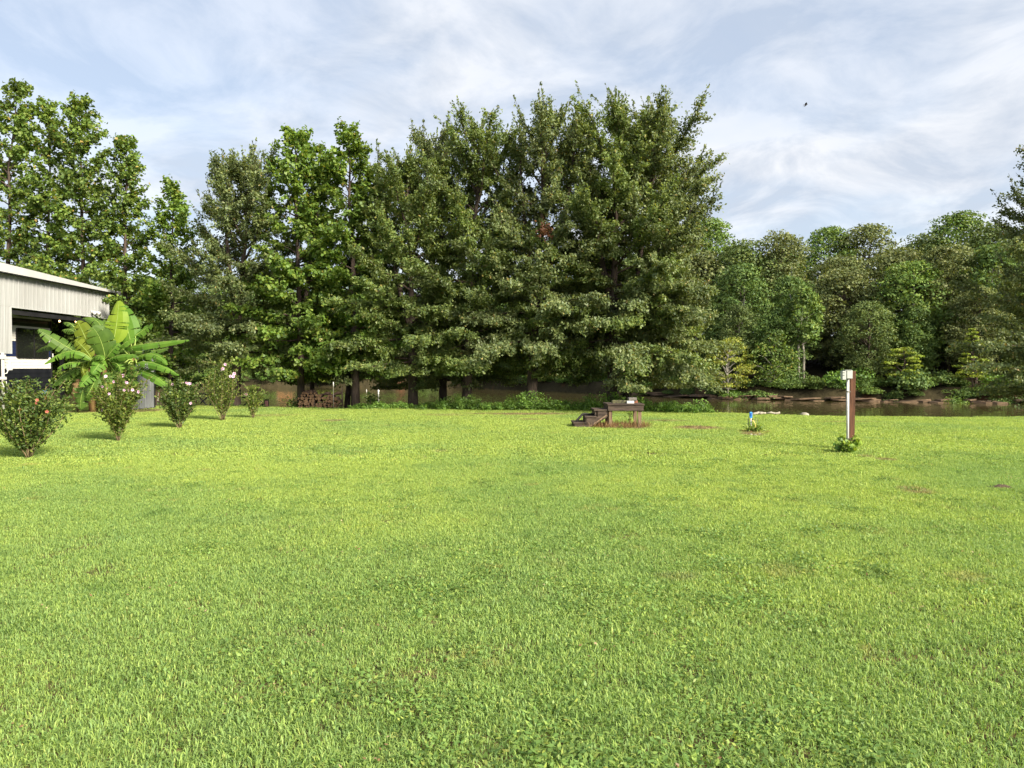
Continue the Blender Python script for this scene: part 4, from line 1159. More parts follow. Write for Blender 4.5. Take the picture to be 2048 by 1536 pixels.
# frame
for (x, y, w) in ((CX - 0.10, 33.1, 0.13), (CX - 0.13, 26.4, 0.14), (-20.0, 32.9, 0.13), (-26.6, 32.9, 0.13), (-26.6, 26.5, 0.13)):
    b = MB(); b.box((x, y, 1.75), (w, w, 3.7)); b.build("post", M['black_metal'], cp)
b = MB(); b.box((CX - 0.10, 29.7, 3.62), (0.12, 6.2, 0.16)); b.build("beam", M['black_metal'], cp)
b = MB(); b.box((-22.3, 32.95, 3.66), (8.4, 0.12, 0.16)); b.build("beam", M['black_metal'], cp)
b = MB(); b.box((-22.6, 27.5, 4.9), (8.7, 11.6, 0.05)); b.build("ceiling", M['galv'], cp)
b = MB(); b.box((-26.75, 27.5, 3.9), (0.05, 11.6, 1.9)); b.build("back_panel", M['siding'], cp)
# conduit, boxes and cable on the front post
q = at(6, 760, 26.35)
b = MB(); b.tube([(q.x, 26.35, -0.1), (q.x, 26.35, 2.12)], 0.05, 10); b.build("conduit", M['conduit'], cp, smooth=True)
b = MB(); b.box((q.x + 0.02, 26.33, 1.98), (0.16, 0.1, 0.16)); b.build("conduit_box", M['white'], cp)
b = MB(); b.box((q.x + 0.02, 26.30, 1.22), (0.26, 0.05, 0.10)); b.build("conduit_strap", M['white'], cp)
q2 = at(19, 733, 26.6)
b = MB(); b.box((q2.x, 26.6, q2.z), (0.14, 0.12, 0.26)); b.box((q2.x - 0.03, 26.6, q2.z + 0.16), (0.06, 0.12, 0.08)); b.build("outlet_box", M['white'], cp)
b = MB()
b.tube([(q2.x - 0.02, 26.55, q2.z - 0.13), (q2.x - 0.03, 26.5, q2.z - 0.24), (q2.x - 0.14, 26.45, q2.z - 0.28), (q2.x - 0.2, 26.4, q2.z - 0.26)], 0.018, 6)
b.tube([(q2.x - 0.06, 26.5, q2.z - 0.52), (q2.x - 0.03, 26.5, q2.z - 0.75), (q2.x - 0.02, 26.5, q2.z - 1.05)], 0.014, 6)
b.build("cable", M['white'], cp, smooth=True)
# flood light on the siding
q = at(185, 624, 32.0)
fl = MB(); fl.box((CX + 0.05, 32.0, q.z), (0.06, 0.16, 0.11)); flo = fl.build("flood_light", M['white'], cp)
for dy in (-0.13, 0.14):
    b = MB()
    b.tube([(CX + 0.08, 32.0 + dy * 0.5, q.z), (CX + 0.16, 32.0 + dy, q.z - 0.03), (CX + 0.28, 32.0 + dy * 1.15, q.z - 0.07)], [0.03, 0.075, 0.09], 10)
    o = b.build("lamp_head", M['white'], cp, smooth=True); o.parent = flo
# string of lit bulbs under the beam
sl = thing("string_lights", "string of small lit warm bulbs under the carport beam", "string lights", (-19, 31, 3.6))
pts = [at(40, 636, 30.2), at(84.6, 640, 30.7), at(119, 638, 31.3), at(152, 639, 31.9), at(205, 640, 32.7)]
pth = []
for a, c in zip(pts[:-1], pts[1:]):
    for t in (0, 0.33, 0.66):
        p = a.lerp(c, t); p.z -= 0.10 * 4 * t * (1 - t) * 0.4; pth.append(p)
pth.append(pts[-1])
b = MB(); b.tube(pth, 0.006, 5); b.build("wire", M['black_metal'], sl, smooth=True)
for p in pts[1:4]:
    b = MB(); b.tube([p, p + Vector((0, 0, -0.05))], 0.018, 8); b.build("socket", M['black_metal'], sl, smooth=True)
    b = MB(); b.tube([p + Vector((0, 0, -0.05 - h)) for h in (0, 0.02, 0.045, 0.07, 0.08)], [0.014, 0.03, 0.036, 0.026, 0.006], 10)
    b.build("bulb", M['bulb'], sl, smooth=True)

# ------------------------------------------------------------------ camper under the carport
KX = -19.1
kp = thing("camper", "white and black camper with navy stripe parked under the carport", "camper", (KX, 28, 0))
zA, zB, zC, zD = 0.62, 1.56, 3.22, 3.52
yk0, yk1 = 23.5, 30.7


def lapped(mb, z0, z1, step, y0, y1, x, prot=0.014, inset=None):
    z = z0
    while z < z1 - 0.02:
        zt = min(z + step, z1)
        mb.add([(x + prot, y0, z), (x + prot, y1, z), (x, y1, zt), (x, y0, zt), (x - 0.02, y0, z), (x - 0.02, y1, z)],
               [(0, 1, 2, 3), (4, 5, 1, 0)])
        z = zt


b = MB(); b.box((KX - 1.2, (yk0 + yk1) / 2, (zA + zD) / 2), (2.36, yk1 - yk0 - 0.02, zD - zA - 0.02)); b.build("body", M['black_gloss'], kp)
b = MB(); lapped(b, zB, 2.02, 0.115, yk0, yk1, KX); lapped(b, 2.62, zC, 0.10, yk0, yk1, KX); b.build("white_siding", M['camper_white'], kp)
b = MB(); lapped(b, 2.025, 2.615, 0.115, yk0, yk1, KX); b.build("navy_stripe", M['navy'], kp)
b = MB(); lapped(b, zA, zB - 0.005, 0.19, yk0, yk1, KX - 0.004, 0.018); b.build("lower_siding", M['black_gloss'], kp)
b = MB(); b.box((KX + 0.012, yk1 - 0.03, (zA + zD) / 2), (0.05, 0.06, zD - zA)); b.build("corner_moulding", M['black_metal'], kp)
b = MB(); b.tube([(KX + 0.06, yk0, 3.40), (KX + 0.06, yk1 - 0.4, 3.40)], 0.07, 10); b.build("awning_roll", M['black_metal'], kp, smooth=True)
b = MB(); b.box((KX - 1.2, (yk0 + yk1) / 2, zD + 0.03), (2.44, yk1 - yk0 + 0.05, 0.07)); b.build("roof", M['camper_white'], kp)


def win(px0, px1, py0, py1):
    out = []
    for px, py in ((px0, py0), (px1, py1)):
        d = KX * F / (px - 1024)
        out.append((d, at(px, py, d).z))
    return out


(wy0, wz1), (wy1, wz0) = win(32, 97, 655, 718)
wnd = MB()
R_ = 0.10
fr = []
for (cy, cz, a0) in ((wy1 - R_, wz1 - R_, 0), (wy0 + R_, wz1 - R_, 90), (wy0 + R_, wz0 + R_, 180), (wy1 - R_, wz0 + R_, 270)):
    for k in range(5):
        a = math.radians(a0 + 22.5 * k); fr.append((cy + R_ * math.cos(a), cz + R_ * math.sin(a)))
n = len(fr); cyc = (wy0 + wy1) / 2; czc = (wz0 + wz1) / 2
inn = [(cyc + (y - cyc) * 0.955, czc + (z - czc) * 0.94) for y, z in fr]
wnd.add([(KX + 0.035, y, z) for y, z in fr] + [(KX + 0.035, y, z) for y, z in inn] + [(KX - 0.01, y, z) for y, z in fr] + [(KX + 0.02, y, z) for y, z in inn],
        [(k, (k + 1) % n, n + (k + 1) % n, n + k) for k in range(n)] + [((k + 1) % n, k, 2 * n + k, 2 * n + (k + 1) % n) for k in range(n)] + [(n + k, n + (k + 1) % n, 3 * n + (k + 1) % n, 3 * n + k) for k in range(n)])
wo_ = wnd.build("window", M['black_metal'], kp)
ymid = wy0 + (wy1 - wy0) * 0.54
for (a0, a1) in ((wy0 + 0.03, ymid), (ymid, wy1 - 0.03)):
    b = MB()
    pp = [(min(max(y, a0), a1), z) for y, z in inn]
    b.add([(KX + 0.022 + (0.004 if a0 == ymid else 0), y, z) for y, z in pp], [tuple(range(n))])
    o = b.build("pane", M['glass'], kp); o.parent = wo_
b = MB(); b.box((KX + 0.03, ymid, czc), (0.02, 0.035, (wz1 - wz0) * 0.93)); o = b.build("mullion", M['black_metal'], kp); o.parent = wo_
q = at(104, 711, KX * F / (104 - 1024))
b = MB(); b.box((KX + 0.02, q.y, q.z), (0.03, 0.13, 0.16)); b.build("hatch_plate", M['white'], kp)
for wy in (26.4, 27.3):
    b = MB()
    b.tube([(KX - 0.28, wy, 0.36), (KX - 0.05, wy, 0.36)], 0.36, 20); w = b.build("wheel", M['rubber'], kp, smooth=False)
    b = MB(); b.tube([(KX - 0.06, wy, 0.36), (KX - 0.035, wy, 0.36)], 0.2, 16); o = b.build("rim", M['white'], kp); o.parent = w
for jy in (29.9, 24.2):
    b = MB(); b.beam((KX - 0.5, jy, 0.66), (KX - 0.5, jy, -0.02), 0.07, 0.07); b.box((KX - 0.5, jy, 0.0), (0.2, 0.2, 0.03)); b.build("jack", M['black_metal'], kp)
# blue tub by the camper
q = at(88, 782, 30.2)
bt = MB(); bt.tube([(q.x, q.y, float(gz(q.x, q.y)) - 0.02), (q.x, q.y, q.z + 0.05)], [0.07, 0.09], 14)
o = bt.build("bucket", M['blue'], None, smooth=False); tag(o, "small blue bucket under the black side of the camper", "bucket")

# ------------------------------------------------------------------ galvanised screen with black post
q0 = on_ground(268, 822); q1 = on_ground(305, 818)
sx_ = (q0.x + q1.x) / 2
sc_ = thing("metal_screen", "galvanised ribbed metal screen with black end post behind the banana plant", "screen", (sx_, q0.y, 0))
ys0 = sx_ * F / (262 - 1024); ys1 = sx_ * F / (304.5 - 1024)
nsh = 2
for k in range(nsh):
    a = ys0 + (ys1 - ys0) * k / nsh; c = ys0 + (ys1 - ys0) * (k + 1) / nsh
    b = MB(); ribbed(b, sx_, a, c - 0.004, 0.06, 2.25, (ys1 - ys0) / 5, 0.07, 0.012); b.build("siding_sheet", M['galv'], sc_)
b = MB(); b.box((sx_ - 0.03, ys1 + 0.09, 1.1), (0.14, 0.15, 2.3)); b.build("post", M['black_metal'], sc_)
b = MB(); b.box((sx_ - 0.05, ys0 - 0.06, 1.1), (0.10, 0.10, 2.3)); b.build("post", M['black_metal'], sc_)
b = MB(); b.box((sx_ - 0.02, (ys0 + ys1) / 2, 0.03), (0.06, ys1 - ys0, 0.09)); b.build("base_board", M['wood_dark'], sc_)
b = MB(); b.box((sx_ - 0.05, (ys0 + ys1) / 2, 2.28), (0.10, ys1 - ys0 + 0.3, 0.06)); b.build("top_rail", M['black_metal'], sc_)

# ------------------------------------------------------------------ banana plant
BD = 26.0
bq = at(200, 826, BD)
ban = thing("banana_plant", "large banana plant with broad torn leaves in front of the carport", "plant", (bq.x, BD, 0))


def zp(zx, zy, dy=0.0):
    return at(70 + zx / 6.144, 590 + zy / 6.144, BD + dy)


def banana_leaf(P0, P1, P2, w, mat_, face=(0, -0.85, 0.5), vee=0.35, torn=0.5, seed=0):
    r = random.Random(seed)
    P0, P1, P2 = Vector(P0), Vector(P1), Vector(P2)
    C1 = P1 * 2 - (P0 + P2) * 0.5
    nseg = 22
    pts = [P0 * (1 - t) ** 2 + C1 * 2 * t * (1 - t) + P2 * t * t for t in [k / nseg for k in range(nseg + 1)]]
    fv = Vector(face).normalized()
    b = MB()
    for side in (-1, 1):
        k = 0
        while k < nseg:
            ln = r.choice([1, 2, 2, 3, 4, 5]) if r.random() < torn else r.choice([4, 6, 8])
            k2 = min(nseg, k + ln)
            sag = r.uniform(-0.12, 0.42) * (1 if torn > 0.3 else 0.4)
            vs_ = []
            for j in range(k, k2 + 1):
                t = j / nseg
                tg = (pts[min(j + 1, nseg)] - pts[max(j - 1, 0)]).normalized()
                sd = tg.cross(fv).normalized(); up = sd.cross(tg)
                prof = (math.sin(PI * min(1, (t * 0.96 + 0.035)) ** 0.85)) ** 0.55 * (1 - 0.10 * t)
                hw = w * 0.5 * prof
                sh_ = 0.0
                if j == k and k > 0: sh_ = 0.015
                if j == k2 and k2 < nseg: sh_ = -0.015
                dn = -(vee + sag)
                e_in = pts[j] + (sd * side + up * dn * 0.4).normalized() * hw * 0.5
                wv = 1 + r.uniform(-0.05, 0.05) * torn
                e_out = pts[j] + (sd * side + up * dn).normalized() * hw * wv + tg * (sh_ * 2 + 0.03)
                vs_ += [pts[j], e_in + tg * (sh_ + 0.012), e_out]
            m_n = k2 - k
            fs = []
            for j in range(m_n):
                for c in range(2):
                    a = j * 3 + c; q = (a, a + 1, a + 4, a + 3)
                    fs.append(q if side > 0 else q[::-1])
            b.add(vs_, fs, 0)
            k = k2
    return b, pts


S1 = zp(850, 800); S2 = zp(640, 860, 0.25); S3 = zp(1220, 790, 0.2)
c_ = (0, -0.95, 0.3); u_ = (0, -0.62, 0.78); 
BAN = [  # base, mid, tip (zoom coords), width px zoom, material, facing, vee, torn, depth offsets (base, mid, tip), stem
    ((960, 590), (1005, 340), (1030, 75), 245, 'ban_young', c_, 0.05, 0.35, (-0.2, -0.15, 0.0), 1),
    ((1180, 600), (1130, 370), (1085, 130), 240, 'ban_mid', c_, 0.10, 0.35, (0.2, 0.25, 0.35), 3),
    ((860, 760), (800, 540), (705, 395), 270, 'ban_dark', (0.1, -0.9, 0.35), 0.10, 0.3, (-0.3, -0.45, -0.55), 1),
    ((865, 560), (770, 330), (590, 285), 150, 'ban_dark', u_, 0.6, 0.3, (-0.1, 0, 0.1), 1),
    ((665, 640), (585, 450), (520, 325), 185, 'ban_olive', c_, 0.15, 0.3, (-0.25, -0.3, -0.2), 2),
    ((690, 770), (590, 640), (490, 560), 165, 'ban_olive', c_, 0.2, 0.3, (-0.4, -0.5, -0.5), 2),
    ((500, 700), (280, 570), (45, 425), 180, 'ban_dark', (0.1, -0.75, 0.65), 0.25, 0.6, (0.0, -0.2, -0.4), 2),
    ((470, 690), (230, 620), (20, 690), 150, 'ban_dark', (0, -0.6, 0.8), 0.3, 0.6, (0.3, 0.4, 0.5), 2),
    ((695, 790), (440, 690), (120, 845), 150, 'ban_mid', u_, 0.55, 0.75, (-0.4, -0.6, -0.8), 2),
    ((560, 830), (420, 835), (280, 895), 120, 'ban_mid', u_, 0.5, 0.6, (-0.3, -0.5, -0.6), 2),
    ((1100, 650), (1450, 590), (1890, 552), 130, 'ban_mid', u_, 0.75, 0.75, (0.0, -0.2, -0.3), 3),
    ((1120, 690), (1400, 690), (1640, 650), 110, 'ban_dark', u_, 0.5, 0.5, (0.4, 0.5, 0.5), 3),
    ((915, 790), (1080, 735), (1265, 755), 125, 'ban_mid', u_, 0.65, 0.6, (-0.4, -0.6, -0.8), 1),
    ((1270, 750), (1470, 735), (1620, 855), 140, 'ban_mid', u_, 0.6, 0.8, (-0.1, -0.4, -0.6), 3),
    ((1250, 840), (1460, 840), (1765, 985), 125, 'ban_mid', u_, 0.6, 0.85, (-0.3, -0.5, -0.7), 3),
    ((1280, 930), (1480, 1000), (1640, 1145), 140, 'ban_mid', u_, 0.5, 0.5, (-0.2, -0.4, -0.5), 3),
    ((850, 800), (790, 850), (705, 965), 160, 'ban_mid', (0.3, -0.8, 0.5), 0.35, 0.3, (-0.5, -0.75, -0.95), 1),
    ((780, 930), (670, 1000), (555, 1120), 145, 'ban_mid', (0.3, -0.7, 0.6), 0.3, 0.3, (-0.5, -0.8, -1.0), 1),
    ((640, 1060), (575, 1220), (560, 1400), 200, 'ban_dark', c_, 0.2, 0.25, (-0.5, -0.6, -0.6), 2),
    ((760, 1010), (690, 1150), (625, 1260), 165, 'ban_dark', c_, 0.25, 0.5, (-0.6, -0.8, -0.8), 1),
    ((1235, 500), (1335, 430), (1440, 365), 130, 'ban_mid', (0.1, -0.8, 0.6), 0.3, 0.4, (0.2, 0.2, 0.1), 3),
    ((1215, 440), (1240, 360), (1245, 290), 130, 'ban_dark', c_, 0.15, 0.3, (0.5, 0.5, 0.5), 3),
    ((890, 760), (960, 670), (1035, 600), 110, 'ban_mid', c_, 0.3, 0.3, (-0.4, -0.5, -0.5), 1),
    ((1040, 640), (1130, 575), (1225, 530), 110, 'ban_mid', u_, 0.4, 0.4, (-0.2, -0.3, -0.3), 3),
    ((690, 805), (765, 745), (845, 790), 110, 'ban_mid', u_, 0.5, 0.3, (-0.5, -0.7, -0.9), 2),
    ((940, 830), (1020, 860), (1050, 950), 130, 'ban_mid', c_, 0.4, 0.9, (-0.3, -0.5, -0.5), 1),
    ((1090, 840), (1170, 870), (1240, 900), 110, 'ban_dark', u_, 0.4, 0.9, (-0.2, -0.4, -0.5), 3),
    ((1110, 900), (1200, 940), (1290, 970), 130, 'ban_dark', u_, 0.4, 0.9, (-0.2, -0.3, -0.4), 3),
    ((500, 470), (430, 425), (340, 430), 110, 'ban_dark', u_, 0.4, 0.5, (0.2, 0.2, 0.2), 2),
    ((490, 410), (430, 350), (355, 340), 80, 'ban_dark', u_, 0.4, 0.5, (0.4, 0.4, 0.4), 2),
    ((840, 960), (870, 1060), (860, 1180), 170, 'ban_dark', c_, 0.3, 0.5, (-0.3, -0.4, -0.4), 1),
    ((950, 900), (1010, 1010), (1030, 1150), 160, 'ban_dark', c_, 0.3, 0.5, (-0.2, -0.2, -0.2), 1),
    ((1120, 960), (1190, 1040), (1270, 1120), 120, 'ban_dark', u_, 0.4, 0.6, (0.0, -0.1, -0.2), 3),
    ((760, 700), (730, 600), (690, 520), 150, 'ban_dark', c_, 0.2, 0.4, (0.2, 0.3, 0.4), 1),
    ((1010, 700), (1050, 560), (1060, 430), 160, 'ban_dark', c_, 0.2, 0.4, (0.4, 0.5, 0.5), 1),
    ((620, 900), (560, 960), (440, 1060), 130, 'ban_dark', u_, 0.4, 0.5, (0.3, 0.3, 0.3), 2),
    ((560, 1040), (500, 1130), (485, 1290), 130, 'ban_dead', c_, 0.4, 0.9, (0.2, 0.1, 0.1), 2),
    ((600, 830), (590, 930), (640, 1010), 110, 'ban_olive', c_, 0.5, 0.9, (-0.1, -0.2, -0.3), 2),
    ((700, 640), (720, 690), (690, 740), 80, 'ban_dead', c_, 0.5, 0.6, (-0.3, -0.3, -0.3), 1),
    ((540, 1180), (510, 1300), (520, 1420), 110, 'ban_dead', c_, 0.5, 0.9, (0.1, 0.0, 0.0), 2),
]
rb_ = random.Random(77)
for k in range(22):
    a_ = rb_.uniform(0.1, PI - 0.1); stn = 1 + k % 3
    ox, oy = {1: (860, 860), 2: (640, 900), 3: (1210, 860)}[stn]
    ln_ = rb_.uniform(230, 400); el_ = rb_.uniform(-0.75, 0.95)
    sx2 = math.cos(a_) * math.cos(el_); 
    bx_, by_ = ox + sx2 * 70, oy - 60 * math.sin(el_)
    tx_, ty_ = bx_ + sx2 * ln_, by_ - math.sin(el_) * ln_ + ln_ * 0.18
    mx_b, my_b = (bx_ + tx_) / 2, (by_ + ty_) / 2 - ln_ * 0.16
    dpt = math.sin(a_) * math.cos(el_) * ln_ * 0.0028 * rb_.choice([1, 1, -0.6])
    BAN.append(((bx_, by_), (mx_b, my_b), (tx_, min(ty_, 1390)), rb_.uniform(120, 170), 'ban_dark', (0, -0.8, 0.6), 0.35, 0.5, (0.15, dpt * 0.5 + 0.15, dpt + 0.15), stn))
M['ban_dead'] = M['banana_dead']
pet = MB()
for i, (a, m2, c2, w, mt, fc, vee, torn, dd, stn) in enumerate(BAN):
    P0, P1, P2 = zp(*a, dd[0]), zp(*m2, dd[1]), zp(*c2, dd[2])
    b, pts = banana_leaf(P0, P1, P2, w / 6.144 * BD / F * 1.22, None, fc, vee, torn, 900 + i)
    lf = b.build("leaf", M[mt], ban)
    rb = MB()
    fvn = Vector(fc).normalized()
    ml = [p + fvn * 0.004 for p in pts]
    rb.tube(ml, [0.012 * (1 - 0.8 * k / (len(ml) - 1)) for k in range(len(ml))], 5)
    o = rb.build("midrib", M['midrib'] if mt not in ('ban_dead',) else M['banana_dead'], ban, smooth=True); o.parent = lf
    S = {1: S1, 2: S2, 3: S3}[stn]
    base = Vector(S) + Vector((0, 0, -0.25 if a[1] < 800 else -0.1))
    mid = (base + P0) / 2 + Vector((0, 0, 0.12))
    pb = MB(); pb.tube([base, mid, P0], [0.032, 0.024, 0.014], 6)
    o = pb.build("petiole", M['midrib'], ban, smooth=True); o.parent = lf
for S, rr_ in ((S1, 0.15), (S2, 0.13), (S3, 0.12)):
    b = MB()
    g0 = Vector((S.x * 0.6 + bq.x * 0.4, S.y, -0.1))
    b.tube([g0, g0.lerp(S, 0.3), g0.lerp(S, 0.7), Vector(S) + Vector((0, 0, 0.05))], [rr_ * 1.15, rr_, rr_ * 0.8, rr_ * 0.45], 10)
    b.build("stem", M['banana_stem'], ban, smooth=True)

# ------------------------------------------------------------------ flowering shrubs
petal = MB()
for k in range(5):
    a = 2 * PI * k / 5
    ca, sa = math.cos(a), math.sin(a)
    def pr_(u, v, z): return (u * ca - v * sa, -z, u * sa + v * ca)
    petal.add([pr_(0.006, 0, 0.0), pr_(0.022, -0.016, 0.010), pr_(0.046, -0.020, 0.018), pr_(0.055, 0.0, 0.014), pr_(0.046, 0.020, 0.018), pr_(0.022, 0.016, 0.010)],
              [(0, 1, 2, 3, 4, 5)], 0)
    petal.add([pr_(0, 0, 0.006), pr_(0.014, -0.008, 0.014), pr_(0.019, 0, 0.016), pr_(0.014, 0.008, 0.014)], [(0, 1, 2, 3)], 1)
petal.tube([(0, 0, 0), (0, -0.03, 0)], [0.005, 0.003], 5, mi=1)


def flower_mesh(mats):
    me = bpy.data.meshes.new("flower"); me.from_pydata(petal.v, [], petal.f)
    for m in mats: me.materials.append(m)
    me.polygons.foreach_set("material_index", petal.m)
    return me


FL_PINK = flower_mesh([M['pink'], M['magenta']]); FL_OR = flower_mesh([M['orange_petal'], M['magenta']])


def shrub(label, px, py, ytop, hw_px, prof, n, leafm, seed, flowers=(), fl=FL_PINK, leaf=0.055, spires=0, nst=16, fs=1.0):
    g = on_ground(px, py); d = g.y
    H = (py - ytop) * d / F * 1.0; W = hw_px * d / F
    t = thing("flowering_shrub", label, "shrub", (g.x, g.y, float(gz(g.x, g.y))))
    r = np.random.default_rng(seed)
    st = MB(); C = []; D = []; NN = []
    pz, pw = zip(*prof)
    for i in range(nst):
        az = GOLD * i + r.normal(0, 0.3)
        f = math.sqrt((i + 0.5) / nst)
        topz = H * r.uniform(0.72, 0.98) * (1 - 0.22 * f)
        if i < spires: topz = H * r.uniform(0.9, 1.0); f *= 0.4
        pts = []
        for u in np.linspace(0, 1, 7):
            z = topz * u
            rad = W * np.interp(z / H, pz, pw) * f
            pts.append((math.cos(az) * rad + r.normal(0, 0.012), math.sin(az) * rad + r.normal(0, 0.012), z))
        st.tube(pts, [0.011 * (1 - 0.75 * k / 6) for k in range(7)], 5)
        P = np.array(pts)
        m = n // nst
        u = 0.16 + 0.84 * r.random(m) ** 0.85
        fi = np.minimum(u, 0.999) * 6; k = fi.astype(int)
        q = P[k] + (P[k + 1] - P[k]) * (fi - k)[:, None]
        # side shoots
        sw = W * np.interp(q[:, 2] / H, pz, pw)
        sa = r.integers(0, 12, m) * (2 * PI / 12) + r.normal(0, 0.15, m) + i
        so = np.abs(r.normal(0, 0.28, m)) * sw
        so = np.minimum(so, 0.55 * sw)
        q = q + np.stack([np.cos(sa) * so, np.sin(sa) * so, so * 0.55], -1) + r.normal(0, 0.02, (m, 3))
        C.append(q); D.append(np.stack([np.cos(sa), np.sin(sa), 0.5 + 0 * sa], -1) + r.normal(0, 0.6, (m, 3)))
        NN.append(r.normal(0, 0.5, (m, 3)) + np.array([0, 0, 0.8]))
    for i in range(int(nst * 2.6)):
        az = r.random() * 6.283; z0_ = H * r.uniform(0.25, 0.88)
        rad = W * np.interp(z0_ / H, pz, pw) * r.uniform(0.45, 0.85)
        p0 = np.array([math.cos(az) * rad, math.sin(az) * rad, z0_])
        dv = unit(np.array([math.cos(az) * 0.6, math.sin(az) * 0.6, r.uniform(0.15, 1.1)]))
        ln = H * r.uniform(0.10, 0.30)
        st.tube([p0, p0 + dv * ln * 0.5, p0 + dv * ln], [0.006, 0.005, 0.003], 4)
        m = 26; u = r.random(m)
        C.append(p0 + dv * (ln * u)[:, None] + r.normal(0, 0.022, (m, 3))); D.append(dv + r.normal(0, 0.7, (m, 3))); NN.append(r.normal(0, 0.5, (m, 3)) + np.array([0, 0, 0.8]))
    C = np.concatenate(C); D = np.concatenate(D); NN = np.concatenate(NN)
    st.build("stem", M['stem'], t, smooth=True, world=False)
    sz = r.uniform(0.6, 1.3, len(C))
    link("foliage", leaf_mesh("foliage", C, D, NN, leaf * sz, leaf * 0.62 * sz), leafm, t)
    for (fx, fy) in flowers:
        q = at(fx, fy, d - W * 0.55) - t.location
        o = link("flower", fl, None, t, q)
        o.rotation_euler = (r.uniform(-0.5, 0.3), r.uniform(0, 6), r.uniform(-0.6, 0.6))
        s = fs * r.uniform(0.75, 1.1); o.scale = (s, s, s)
    return t


Z2 = lambda L_: [(70 + a / 6.144, 590 + b / 6.144) for a, b in L_]
Z3 = lambda L_: [(300 + a / 4.096, 680 + b / 4.096) for a, b in L_]
shrub("wide dark green shrub with orange withered blooms, nearest at the left edge", 58, 916, 755, 66,
      [(0, 0.05), (0.12, 0.18), (0.3, 0.62), (0.5, 0.92), (0.7, 1.0), (0.85, 0.85), (1, 0.3)], 5600, M['shrub_leaf'], 81,
      [(74.5, 800), (91.5, 796), (39, 819), (94, 823), (73, 806)], FL_OR, 0.062, 3, 18, 0.6)
shrub("vase shaped shrub with many pale pink blooms in front of the banana plant", 237, 884, 744, 46,
      [(0, 0.04), (0.15, 0.18), (0.35, 0.50), (0.55, 0.82), (0.8, 1.0), (1, 0.5)], 4000, M['shrub_leaf_b'], 82,
      Z2([(870, 1000), (1085, 990), (970, 1065), (900, 1140), (1098, 1168), (1150, 1172), (1200, 1165), (1130, 1078), (825, 1125), (828, 1415), (1275, 1190), (910, 1215), (1120, 1070), (800, 1290)]), FL_PINK, 0.062, 3, 16, 0.68)
shrub("compact rounded pink flowered shrub right of the metal screen", 359, 858, 757, 33,
      [(0, 0.07), (0.15, 0.25), (0.3, 0.65), (0.55, 1.0), (0.85, 0.85), (1, 0.3)], 3900, M['shrub_leaf'], 83,
      Z2([(1690, 1095), (1860, 1078), (1905, 1090), (1815, 1080), (1915, 1330), (1880, 1085)]), FL_PINK, 0.064, 2, 14, 0.72)
shrub("tallest slender pink flowered shrub with upright shoots", 445, 841, 711, 32,
      [(0, 0.08), (0.15, 0.35), (0.3, 0.75), (0.5, 1.0), (0.75, 0.75), (1, 0.35)], 3000, M['shrub_leaf_b'], 84,
      Z3([(595, 235), (617, 200), (690, 275), (660, 297), (680, 296), (588, 245)]), FL_PINK, 0.062, 5, 15, 0.95)
shrub("smallest thin shrub with a single pink bloom, last of the shrub row", 506, 836, 767, 20,
      [(0, 0.08), (0.3, 0.4), (0.5, 0.9), (0.75, 0.8), (1, 0.3)], 1150, M['shrub_leaf_b'], 85,
      Z3([(787, 445)]), FL_PINK, 0.062, 2, 9, 1.1)

# ------------------------------------------------------------------ lakeside clutter at left
# black railing with crossed braces
RD = 31.0
q = at(406, 815, RD)
rl = thing("railing", "low black metal railing with crossed braces by the water", "railing", (q.x, RD, 0))


def rz0(px): return at(px, 822, RD)


def bar(name, a, c, w=0.045):
    b = MB(); b.beam(at(*a, RD), at(*c, RD), w, w, up=(0, 1, 0)); return b.build(name, M['black_metal'], rl)


bar("post", (392, 784), (391.5, 826), 0.05); bar("post", (421, 786), (420.5, 826), 0.05)
bar("top_rail", (388, 786.5), (495, 795.5), 0.05)
bar("brace", (394, 812), (417, 793)); 
b = MB(); b.beam(at(396, 791, RD + 0.05), at(418, 816, RD + 0.05), 0.04, 0.04, up=(0, 1, 0)); b.build("brace", M['black_metal'], rl)
bar("post", (477, 795), (477, 826), 0.05); bar("brace", (480, 817), (497, 803))
bar("post", (497, 797), (497.5, 826), 0.05)
b = MB(); b.tube([at(521, 799, RD), at(524.5, 805.5, RD), at(525, 812, RD), at(524.5, 826, RD)], 0.026, 6); b.build("end_post", M['black_metal'], rl, smooth=True)
bar("brace", (522, 805), (511, 816.5))

# garden flag
FD = 30.2
m_, t_ = new_mat("flag_print")
tcn = nd(t_, "ShaderNodeTexCoord")
vo = nd(t_, "ShaderNodeTexVoronoi"); vo.inputs["Scale"].default_value = 3.2
t_.links.new(tcn.outputs["Generated"], vo.inputs["Vector"])
r_ = nd(t_, "ShaderNodeValToRGB"); t_.links.new(vo.outputs["Color"], r_.inputs[0])
r_.color_ramp.elements[0].color = (0.16, 0.04, 0.05, 1); r_.color_ramp.elements[1].color = (0.42, 0.22, 0.20, 1)
p_ = nd(t_, "ShaderNodeBsdfPrincipled"); p_.inputs["Roughness"].default_value = 0.8
t_.links.new(r_.outputs[0], p_.inputs["Base Color"]); o_ = nd(t_, "ShaderNodeOutputMaterial"); t_.links.new(p_.outputs[0], o_.inputs[0])
M['print'] = m_
q = at(533, 820, FD)
fg = thing("garden_flag", "small dark garden flag with a reddish print by the water", "flag", (q.x, FD, float(gz(q.x, FD))))
c0 = at(533.2, 806, FD)
b = MB(); b.box(c0, (0.185, 0.012, 0.34)); b.build("cloth", M['black_metal'], fg)
b = MB(); b.box(c0 + Vector((0.0, -0.010, -0.02)), (0.125, 0.006, 0.23)); b.build("print", M['print'], fg)
